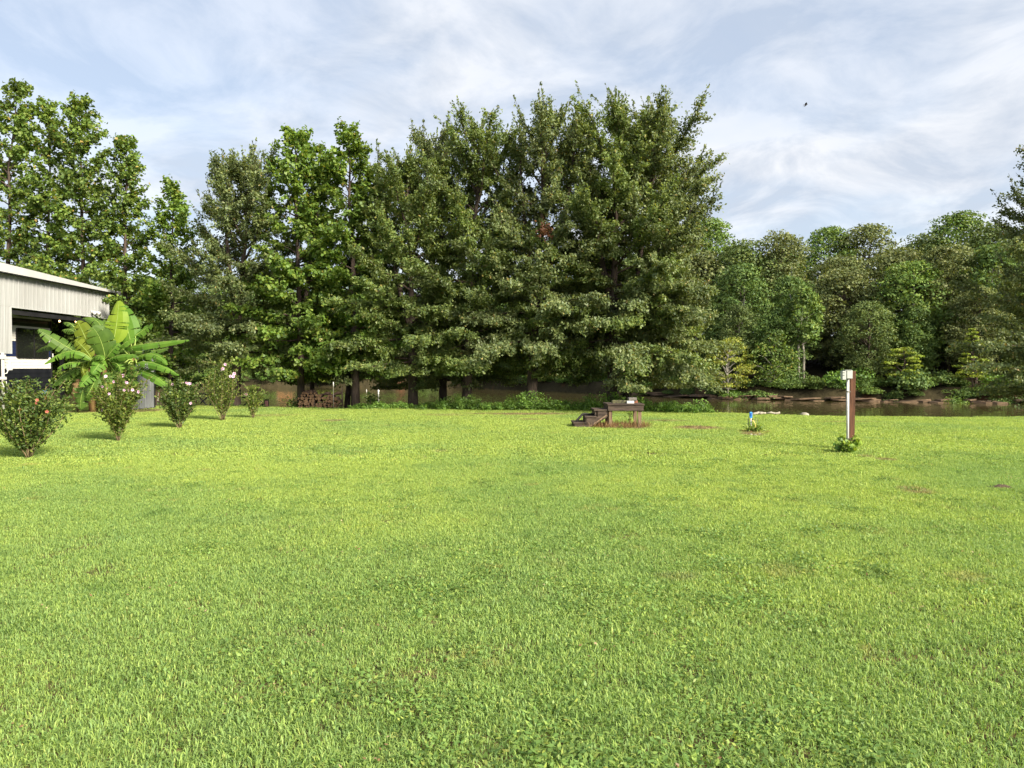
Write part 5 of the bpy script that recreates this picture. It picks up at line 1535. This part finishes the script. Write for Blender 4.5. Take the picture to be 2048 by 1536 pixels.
b = MB(); b.tube([(c0.x - 0.10, FD, -0.4), (c0.x - 0.10, FD, c0.z + 0.18), (c0.x + 0.10, FD, c0.z + 0.18)], 0.008, 6); b.build("stand", M['black_metal'], fg)

# woodpile
WD = 29.4
wl = at(597, 818, WD); wr_ = at(685, 818, WD)
wz0 = float(gz((wl.x + wr_.x) / 2, WD))
wp = thing("woodpile", "stacked split firewood pile between the sweetgum trunks", "woodpile", ((wl.x + wr_.x) / 2, WD, wz0))
logs = []
for k in range(10):
    r = random.Random(40 + k)
    n = [3, 5, 6, 4, 7, 5, 3, 6, 5, 4][k]
    ring = []
    for j in range(n):
        a = 2 * PI * j / n + r.uniform(-0.25, 0.25)
        ring.append((math.cos(a) * r.uniform(0.8, 1.05), math.sin(a) * r.uniform(0.8, 1.05)))
    b = MB()
    v = [(x * 0.5, -0.5, z * 0.5) for x, z in ring] + [(x * 0.5, 0.5, z * 0.5) for x, z in ring]
    b.add(v, [tuple(range(n - 1, -1, -1)), tuple(range(n, 2 * n))], 1)
    b.add(v, [(j, (j + 1) % n, n + (j + 1) % n, n + j) for j in range(n)], 0)
    me = bpy.data.meshes.new("log"); me.from_pydata(b.v, [], b.f)
    me.materials.append(M['log_bark']); me.materials.append(M['log_end'])
    me.polygons.foreach_set("material_index", b.m); me.update()
    logs.append(me)
r = random.Random(9)
ww = wr_.x - wl.x
row = 0; z = 0.09
while z < 0.80:
    x = -ww / 2 + 0.06 + r.uniform(0, 0.05)
    while x < ww / 2 - 0.05:
        s = r.uniform(0.10, 0.17)
        u = (x + ww / 2) / ww
        top = np.interp(u, [0, 0.12, 0.3, 0.5, 0.62, 0.72, 0.85, 1], [0.50, 0.72, 0.80, 0.66, 0.58, 0.66, 0.58, 0.66])
        if z < top:
            o = link("log", logs[r.randrange(10)], None, wp, (x, r.uniform(-0.06, 0.06), z + r.uniform(-0.015, 0.015)))
            sw = s * r.uniform(0.95, 1.35)
            o.scale = (sw, r.uniform(0.36, 0.46), s)
            o.rotation_euler = (r.uniform(-0.06, 0.06), r.uniform(0, 6.28) if r.random() < 0.5 else r.uniform(-0.4, 0.4), r.uniform(-0.14, 0.14))
        x += s * 0.98
    z += 0.105
for (px) in (640,):
    a = at(px, 792, WD)
for k, (px0, py0, px1, py1) in enumerate(((606, 785, 632, 783), (648, 789, 662, 787), (668, 789, 682, 786))):
    a = at(px0, py0, WD); c = at(px1, py1, WD)
    b = MB(); b.tube([a, (a + c) / 2 + Vector((0, 0, 0.02)), c], [0.06, 0.07, 0.055], 7); b.build("log", M['log_bark'], wp)
for dy in (-0.15, 0.15):
    b = MB(); b.beam((wl.x - 0.05, WD + dy, wz0 + 0.02), (wr_.x + 0.05, WD + dy, wz0 + 0.02), 0.08, 0.05); b.build("base_rail", M['wood_dark'], wp)
b = MB(); q = at(685.5, 818, WD); b.beam((q.x, WD, wz0 - 0.1), (q.x - 0.03, WD, wz0 + 0.95), 0.05, 0.05, up=(0, 1, 0)); b.build("end_stake", M['wood_dark'], wp)

# thin marker pole
q = at(667, 818, 28.7)
mk = thing("marker_pole", "thin grey pole with white tip in front of the woodpile", "pole", (q.x, 28.7, 0))
t0 = at(667, 764, 28.7); t1 = at(667, 773, 28.7)
b = MB(); b.tube([(q.x, 28.7, -0.2), (q.x, 28.7, t1.z)], 0.011, 8); b.build("shaft", M['wire'], mk, smooth=True)
b = MB(); b.tube([(q.x, 28.7, t1.z), (q.x, 28.7, t0.z)], 0.02, 8); b.build("tip", M['white'], mk, smooth=True)

# buoy on the lake
for (px, py, s, lab) in ((757, 783.5, 0.62, "white buoy floating on the lake behind the low oak boughs"), (733, 781.5, 0.3, "tiny pale float on the lake left of the white buoy")):
    a = (px - 1024) / F
    g = on_ground(px, py, WATER_Z)
    by = thing("buoy", lab, "buoy", (g.x, g.y, WATER_Z))
    b = MB(); b.tube([(0, 0, -0.2 * s), (0, 0, 0.0), (0, 0, 0.25 * s), (0, 0, 0.42 * s), (0, 0, 0.70 * s), (0, 0, 0.78 * s)],
                     [0.10 * s, 0.2 * s, 0.2 * s, 0.10 * s, 0.085 * s, 0.03 * s], 14)
    b.build("float", M['white'], by, smooth=True, world=False)
    b = MB(); b.tube([(0, 0, 0.77 * s), (0, 0, 0.82 * s)], 0.03 * s, 8); b.build("ring", M['wire'], by, world=False)

# dock box with tied boards and blue cloth, left of the rounded shrub
q = at(322, 817, 30.5); z0 = float(gz(q.x, 30.5))
bx = thing("board_bundle", "bundle of pale upright boards on a dark crate beside the black post", "boards", (q.x, 30.5, z0))
b = MB(); b.box((q.x, 30.5, z0 + 0.12), (0.44, 0.34, 0.24)); b.build("crate", M['wood_dark'], bx)
for k in range(7):
    x = q.x - 0.26 + 0.078 * k
    b = MB(); b.beam((x, 30.45, z0 + (0.24 if k > 1 else 0.0)), (x + random.uniform(-0.03, 0.03), 30.5, z0 + 0.62 + random.uniform(-0.1, 0.14)), 0.06, 0.025, up=(0, 1, 0))
    b.build("board", M['log_end'] if k % 2 else M['drift'], bx)
q2 = at(328.5, 794, 30.3)
b = MB(); b.tube([q2 + Vector((0, 0, -0.10)), q2 + Vector((0.01, 0, -0.02)), q2 + Vector((0, 0, 0.06))], [0.05, 0.085, 0.04], 9)
o = b.build("cloth_bundle", M['blue_dark'], None, smooth=True); tag(o, "small dark blue cloth bundle hanging on the pale boards", "cloth")

# ------------------------------------------------------------------ wooden platform with steps
PD = 19.25
pl0 = on_ground(1217, 857.5); pr0 = on_ground(1286, 857.5)
PD = pl0.y
s_ = PD / F
plx0 = (1216.5 - 1024) * s_; plx1 = (1287.5 - 1024) * s_
PH = at(1250, 808, PD).z
DP = 0.95
plat = thing("wooden_platform", "weathered dark wooden platform with three side steps on the lawn", "platform", ((plx0 + plx1) / 2, PD, 0))
nb = 7
for k in range(nb):
    y0 = PD - 0.03 + (DP + 0.06) * k / nb
    b = MB(); b.box(((plx0 + plx1) / 2, y0 + (DP + 0.06) / nb / 2, PH - 0.016 + random.uniform(-0.002, 0.002)), (plx1 - plx0 + 0.04, (DP + 0.06) / nb - 0.01, 0.034))
    b.build("deck_board", M['wood_dark'], plat)
for (a, c) in (((plx0, PD + 0.02), (plx1, PD + 0.02)), ((plx0, PD + DP - 0.02), (plx1, PD + DP - 0.02))):
    b = MB(); b.box(((a[0] + c[0]) / 2, a[1], PH - 0.105), (c[0] - a[0], 0.04, 0.14)); b.build("apron_board", M['wood_dark'], plat)
for x in (plx0 + 0.02, plx1 - 0.02):
    b = MB(); b.box((x, PD + DP / 2, PH - 0.107), (0.038, DP - 0.085, 0.138)); b.build("apron_board", M['wood_dark'], plat)
for (x, y) in ((plx0 + 0.075, PD + 0.09), (plx1 - 0.085, PD + 0.09), (plx0 + 0.075, PD + DP - 0.09), (plx1 - 0.085, PD + DP - 0.09)):
    b = MB(); b.beam((x + random.uniform(-0.012, 0.012), y, -0.1), (x, y, PH - 0.045), 0.088, 0.088, up=(0, 1, 0)); b.build("leg", M['wood_leg'], plat)
# steps going down to the left
stx = [((1147.5, 1175), 845), ((1170.5, 1194), 832.5), ((1189, 1216), 819)]
for (xa, xb), yt in stx:
    x0 = (xa - 1024) * s_; x1 = (xb - 1024) * s_; z = at(1180, yt, PD).z
    b = MB(); b.box(((x0 + x1) / 2, PD + 0.24, z - 0.018), (x1 - x0, 0.42, 0.036)); b.build("tread", M['wood_dark'], plat)
    b = MB(); b.box(((x0 + x1) / 2, PD + 0.68, z - 0.018), (x1 - x0, 0.42, 0.036)); b.build("tread", M['wood_dark'], plat)
    b = MB(); b.box((x0 + 0.04, PD + 0.46, z - 0.036 - 0.065), (0.036, 0.80, 0.128)); b.build("riser", M['wood_dark'], plat)
x_lo = (1158 - 1024) * s_; x_hi = (1215 - 1024) * s_
for y in (PD + 0.07, PD + 0.84):
    zt = [(1150, 0.0), (1150, 0.15), (1174, 0.15), (1174, 0.30), (1196, 0.30), (1196, 0.47), (1215.5, 0.47), (1215.5, 0.30), (1178, 0.0)]
    v = [((px - 1024) * s_, y - 0.018, z_) for px, z_ in zt] + [((px - 1024) * s_, y + 0.018, z_) for px, z_ in zt]
    n = len(zt)
    b = MB(); b.add(v, [tuple(range(n)), tuple(range(2 * n - 1, n - 1, -1))] + [((k + 1) % n, k, n + k, n + (k + 1) % n) for k in range(n)])
    b.build("stringer", M['wood_dark'], plat)
    b = MB(); b.beam(((1176 - 1024) * s_, y - 0.04, 0.02), ((1214 - 1024) * s_, y - 0.04, 0.36), 0.03, 0.10, up=(0, 1, 0)); b.build("brace", M['wood_leg'], plat)
# things lying on the deck
def Z4(x, y, d=0.0): return at(1100 + x / 6.827, 760 + y / 6.827, PD + d)


def deck_item(name, label, cat, x0, x1, y0, y1, d, depth, matm, tilt=0.0, on=None):
    a = Z4(x0, y1, d); c = Z4(x1, y0, d)
    zb = PH + 0.002 if on is None else on
    hgt = c.z - a.z
    b = MB(); Mx = Matrix.Rotation(tilt, 3, 'Z')
    b.box(((a.x + c.x) / 2, PD + d + depth / 2, zb + hgt / 2), (c.x - a.x, depth, hgt), M=Mx)
    o = b.build(name, matm, None)
    bv = o.modifiers.new("bevel", 'BEVEL'); bv.width = 0.006; bv.segments = 2
    return tag(o, label, cat)


deck_item("timber", "short mossy black timber lying on the platform deck", "timber", 848, 1046, 287, 329, 0.30, 0.12, M['moss'], 0.05)
deck_item("white_block", "short white painted block at the end of the mossy timber", "block", 1052, 1150, 294, 329, 0.22, 0.11, M['white'], -0.03)
deck_item("brick", "red brick under the grey block on the platform", "brick", 1120, 1196, 291, 326, 0.42, 0.2, M['brick_red'], 0.08)
deck_item("grey_block", "grey weathered wood block on top of the brick", "block", 1075, 1186, 250, 290, 0.36, 0.2, M['block_grey'], 0.03, on=PH + 0.002 + (Z4(0, 291, 0.42).z - Z4(0, 326, 0.42).z) + 0.002)
# black corrugated drain pipe on the steps
pp = [Z4(365, 555, 0.3), Z4(400, 515, 0.32), Z4(440, 470, 0.34), Z4(475, 462, 0.36), Z4(540, 468, 0.38), Z4(612, 466, 0.4)]
full = []; rad = []
for a, c in zip(pp[:-1], pp[1:]):
    for k in range(8):
        full.append(a.lerp(c, k / 8)); rad.append(0.028 + (0.005 if k % 2 else 0.0))
b = MB(); b.tube(full, rad, 10)
o = b.build("drain_pipe", M['rubber'], None, smooth=False); tag(o, "bent black corrugated pipe resting on the platform steps", "pipe")


def stalks(name, label, cx, cy, rx, ry, n, h, matm, seed, cat="weeds", w=0.006):
    r = np.random.default_rng(seed)
    a = r.random(n) * 6.283; q = np.sqrt(r.random(n))
    x = cx + rx * q * np.cos(a); y = cy + ry * q * np.sin(a)
    hh = h * (0.35 + 0.65 * r.random(n))
    D = r.normal(0, 0.5, (n, 3)) + np.array([0, 0, 1.0])
    D = unit(D)
    C = np.stack([x, y, gz(x, y)], -1) + D * (hh / 2)[:, None]
    o = link(name, leaf_mesh(name, C, D, r.normal(0, 1, (n, 3)), hh, w, 0.0), matm)
    return tag(o, label, cat, kind="stuff")


stalks("dead_weeds", "rust brown dead weeds under the wooden platform and steps", 2.75, PD + 0.35, 0.95, 0.55, 1500, 0.26, M['straw'], 91, w=0.009)


def clump(name, label, loc, rx, h, n, leafm, seed, leaf=0.06, cat="plant"):
    t = thing(name, label, cat, (loc[0], loc[1], float(gz(loc[0], loc[1]))))
    r = np.random.default_rng(seed)
    st = MB(); C = []
    for k in range(9):
        a = GOLD * k; e = np.array([math.cos(a) * rx * r.uniform(0.4, 1), math.sin(a) * rx * r.uniform(0.4, 1), h * r.uniform(0.35, 1)])
        st.tube([(0, 0, 0), tuple(e * np.array([0.5, 0.5, 0.7])), tuple(e)], [0.006, 0.004, 0.003], 4)
        m = n // 9; u = 0.2 + 0.8 * r.random(m)
        C.append(e * u[:, None] + r.normal(0, 0.035, (m, 3)))
    C = np.concatenate(C); C[:, 2] = np.maximum(C[:, 2], 0.02)
    st.build("stem", M['stem'], t, world=False)
    sz = r.uniform(0.6, 1.25, len(C))
    link("foliage", leaf_mesh("foliage", C, r.normal(0, 1, C.shape), r.normal(0, 0.5, C.shape) + np.array([0, -0.5, 0.8]), leaf * sz, leaf * 0.85 * sz, 0.2), leafm, t)
    return t


# climbing vine on the platform's rear right leg
q = Z4(1090, 560, 0.75)
clump("vine", "pale green vine climbing at the platform's right legs", (q.x, PD + 0.72), 0.06, 0.42, 70, M['vine_leaf'], 92, 0.05)
q = Z4(950, 640, -0.05)
clump("weed_tuft", "small pale green weed tuft at the platform's front", (q.x, PD - 0.06), 0.10, 0.12, 60, M['vine_leaf'], 93, 0.04)

# ------------------------------------------------------------------ yard hydrant
hq = on_ground(1502.5, 864); HD = hq.y
hy = thing("yard_hydrant", "white pipe yard hydrant with blue head and yellow hose", "hydrant", (hq.x, HD, 0))
t_pipe = at(1502, 836, HD)
b = MB(); b.tube([(hq.x, HD, -0.1), (t_pipe.x, HD, t_pipe.z)], 0.019, 10); b.build("pipe", M['conduit'], hy, smooth=True)
h0 = at(1501.5, 836, HD); h1 = at(1501, 824, HD)
hd = MB(); hd.box((h0.x, HD, (h0.z + h1.z) / 2), (0.062, 0.06, h1.z - h0.z)); hdo = hd.build("head", M['blue'], hy)
bv = hdo.modifiers.new("bevel", 'BEVEL'); bv.width = 0.01; bv.segments = 2
b = MB(); b.box((h0.x, HD - 0.034, (h0.z + h1.z) / 2 + 0.01), (0.026, 0.012, (h1.z - h0.z) * 0.55)); o = b.build("lever", M['blue_dark'], hy); o.parent = hdo
sp = at(1505, 841, HD)
b = MB(); b.tube([(h0.x + 0.02, HD, sp.z + 0.02), (sp.x, HD - 0.03, sp.z), (sp.x + 0.02, HD - 0.05, sp.z - 0.02)], [0.018, 0.016, 0.016], 8); b.build("spout", M['rubber'], hy, smooth=True)
hp = [at(1460 + x / 20.48, 810 + y / 20.48, HD - 0.06) for x, y in ((900, 640), (965, 660), (1010, 740), (1040, 840), (1030, 940), (985, 1050), (940, 1160), (1000, 1240), (1090, 1240))]
b = MB(); b.tube(hp, 0.014, 8); b.build("hose", M['yellow_hose'], hy, smooth=True)
for (x0, y0, x1, y1) in ((735, 510, 750, 1000), (770, 520, 770, 1000), (1035, 500, 1030, 700), (1125, 520, 1090, 1020)):
    a = at(1460 + x0 / 20.48, 810 + y0 / 20.48, HD + 0.05); c = at(1460 + x1 / 20.48, 810 + y1 / 20.48, HD + 0.05)
    b = MB(); b.tube([a, (c.x, c.y, -0.05)], 0.006, 6); b.build("support_wire", M['wire'], hy)
clump("weed_clump", "pale green weeds around the foot of the yard hydrant", (hq.x + 0.03, HD - 0.05), 0.34, 0.22, 360, M['vine_leaf'], 95, 0.06)
stalks("dead_weeds", "dry stems on the bare ring around the yard hydrant", hq.x + 0.05, HD - 0.05, 0.36, 0.4, 320, 0.09, M['straw'], 96)
for k, (x, y) in enumerate(((1205, 1225), (1030, 1265), (860, 1235))):
    g = on_ground(1460 + x / 20.48, 810 + y / 20.48)
    b = MB(); b.tube([g + Vector((0, 0, -0.01)), g + Vector((0, 0, 0.015)), g + Vector((0, 0, 0.032))], [0.05, 0.045, 0.02], 7)
    o = b.build("pebble", M['drift'], None, smooth=True)
    tag(o, ["largest pale stone at the right foot of the hydrant", "middle pale stone in front of the hydrant", "left pale stone in front of the hydrant"][k], "stone")

# ------------------------------------------------------------------ utility post
uq = on_ground(1700, 899); UD = uq.y
up = thing("utility_post", "brown wooden post with white conduit and pale outlet box", "post", (uq.x, UD, 0))
ub = at(1701.5, 900, UD); ut = at(1704.8, 742, UD)
b = MB(); b.beam((ub.x, UD + 0.02, -0.3), (ut.x, UD + 0.02, ut.z), 0.108, 0.108, up=(0, 1, 0)); o = b.build("wood_post", M['wood_post'], up)
bv = o.modifiers.new("bevel", 'BEVEL'); bv.width = 0.006; bv.segments = 2
c0 = at(1695.2, 900, UD - 0.06); c1 = at(1695.8, 757, UD - 0.06)
b = MB(); b.tube([(c0.x, UD - 0.06, -0.1), (c1.x, UD - 0.06, c1.z)], 0.025, 12); b.build("conduit", M['conduit'], up, smooth=True)
for py in (783.5, 877.5):
    a = at(1696, py, UD - 0.06)
    b = MB(); b.tube([(a.x, UD - 0.06, a.z - 0.012), (a.x, UD - 0.06, a.z + 0.012)], 0.030, 12); b.box((a.x + 0.035, UD - 0.036, a.z), (0.05, 0.006, 0.022)); b.build("strap", M['wire'], up)
a = at(1691, 741, UD - 0.09); c = at(1702, 757, UD - 0.09)
ob = MB(); ob.box(((a.x + c.x) / 2, UD - 0.10, (a.z + c.z) / 2), (c.x - a.x, 0.12, a.z - c.z)); obo = ob.build("outlet_box", M['box_grey'], up)
bv = obo.modifiers.new("bevel", 'BEVEL'); bv.width = 0.006; bv.segments = 2
a2 = at(1683.5, 742, UD - 0.13); c2 = at(1690.6, 759.5, UD - 0.13)
b = MB(); b.box(((a2.x + c2.x) / 2, UD - 0.12, (a2.z + c2.z) / 2), (c2.x - a2.x, 0.10, a2.z - c2.z)); o = b.build("cover", M['box_grey'], up); o.parent = obo
bv = o.modifiers.new("bevel", 'BEVEL'); bv.width = 0.004; bv.segments = 2
for py in (745.5, 750.5):
    a3 = at(1687, py, UD - 0.175)
    b = MB(); b.box((a3.x, UD - 0.172, a3.z), (0.044, 0.008, 0.010)); o = b.build("slot", M['slot'], up); o.parent = obo
a3 = at(1697, 743.2, UD - 0.16)
b = MB(); b.box((a3.x, UD - 0.10, (at(1691, 741, UD - 0.09)).z + 0.006), (0.135, 0.14, 0.010)); o = b.build("lid", M['box_grey'], up); o.parent = obo
gq = on_ground(1698, 906)
clump("weed_clump", "leafy green weeds around the foot of the brown utility post", (gq.x, gq.y), 0.22, 0.30, 330, M['vine_leaf'], 97, 0.085)
clump("weed_clump", "darker low weeds left of the utility post foot", (gq.x - 0.10, gq.y + 0.05), 0.16, 0.20, 160, M['weed_leaf'], 98, 0.07)

# ------------------------------------------------------------------ driftwood on the lawn edge
def drift(label, pts, r0, seed):
    b = MB(); r = random.Random(seed)
    b.tube(pts, [r0 * (0.6 + 0.5 * r.random()) for _ in pts], 7)
    o = b.build("driftwood", M['drift'], None, smooth=True)
    return tag(o, label, "driftwood", "driftwood on the lawn edge")


def Zd(x, y):
    p = at(1460 + x / 20.48, 810 + y / 20.48, float(edge_y(8.0)) - 0.45)
    return Vector((p.x, p.y, float(gz(p.x, p.y)) + 0.055 + (470 - y) / 20.48 * p.y / F))


def lift(p, r0):
    z = float(gz(p.x, p.y)); return Vector((p.x, p.y, max(p.z, z + r0 * 0.4)))


drift("pale driftwood piece with raised end just right of the hydrant head", [Zd(890, 485), Zd(1000, 470), Zd(1110, 445), Zd(1200, 400)], 0.045, 1)
drift("straight pale driftwood log in the middle of the lawn edge row", [Zd(1180, 470), Zd(1270, 440), Zd(1380, 435), Zd(1470, 440)], 0.05, 2)
drift("curved pale driftwood branch at the right end of its row", [Zd(1520, 440), Zd(1690, 405), Zd(1800, 440), Zd(1930, 435), Zd(2040, 400)], 0.04, 3)
q = on_ground(1609, 829.5)
b = MB(); b.tube([(q.x, q.y, -0.05), (q.x, q.y, 0.03), (q.x, q.y, 0.075)], [0.16, 0.15, 0.06], 9)
o = b.build("stone", M['drift'], None, smooth=True); tag(o, "pale rounded stone alone on the lakeside lawn edge", "stone")

# dirt mound by the right edge of the lawn
q = on_ground(2003, 980)
b = MB(); r = random.Random(3)
rings = []
for k, (rr2, h) in enumerate(((0.17, -0.01), (0.13, 0.03), (0.07, 0.055), (0.02, 0.065))):
    rings.append([(q.x + math.cos(2 * PI * j / 12) * rr2 * 1.2 * r.uniform(0.75, 1.2), q.y + math.sin(2 * PI * j / 12) * rr2 * r.uniform(0.75, 1.2), h + r.uniform(-0.01, 0.012)) for j in range(12)])
v = [p for g in rings for p in g]
b.add(v, [(k * 12 + j, k * 12 + (j + 1) % 12, (k + 1) * 12 + (j + 1) % 12, (k + 1) * 12 + j) for k in range(3) for j in range(12)] + [tuple(36 + j for j in range(12))])
o = b.build("dirt_mound", M['dirt'], None, smooth=True); tag(o, "small dark dirt mound in the lawn near the right edge", "mound")

# ------------------------------------------------------------------ bird
q = at(1612, 210, 42)
bd = thing("bird", "small dark bird flying high in the sky right of the oaks", "bird", q)
b = MB(); b.tube([(-0.10, 0.0, -0.09), (-0.05, 0, -0.05), (0.0, 0, 0.0), (0.05, 0, 0.035), (0.075, 0, 0.045), (0.10, 0, 0.045)], [0.008, 0.022, 0.032, 0.030, 0.022, 0.004], 8)
b.build("body", M['egg'], bd, smooth=True, world=False)
for s in (-1, 1):
    b = MB()
    b.add([(0.03, 0.0, 0.03), (-0.04, 0.0, -0.02), (-0.12, 0.14 * s, 0.03), (-0.05, 0.20 * s, 0.08), (0.03, 0.10 * s, 0.07)], [(0, 1, 2, 3, 4)] if s > 0 else [(4, 3, 2, 1, 0)])
    o = b.build("wing", M['egg'], bd, world=False)
    sm = o.modifiers.new("thickness", 'SOLIDIFY'); sm.thickness = 0.006
b = MB(); b.add([(-0.085, 0.012, -0.075), (-0.085, -0.012, -0.075), (-0.15, -0.03, -0.12), (-0.15, 0.03, -0.12)], [(0, 1, 2, 3)])
o = b.build("tail", M['egg'], bd, world=False); sm = o.modifiers.new("thickness", 'SOLIDIFY'); sm.thickness = 0.005
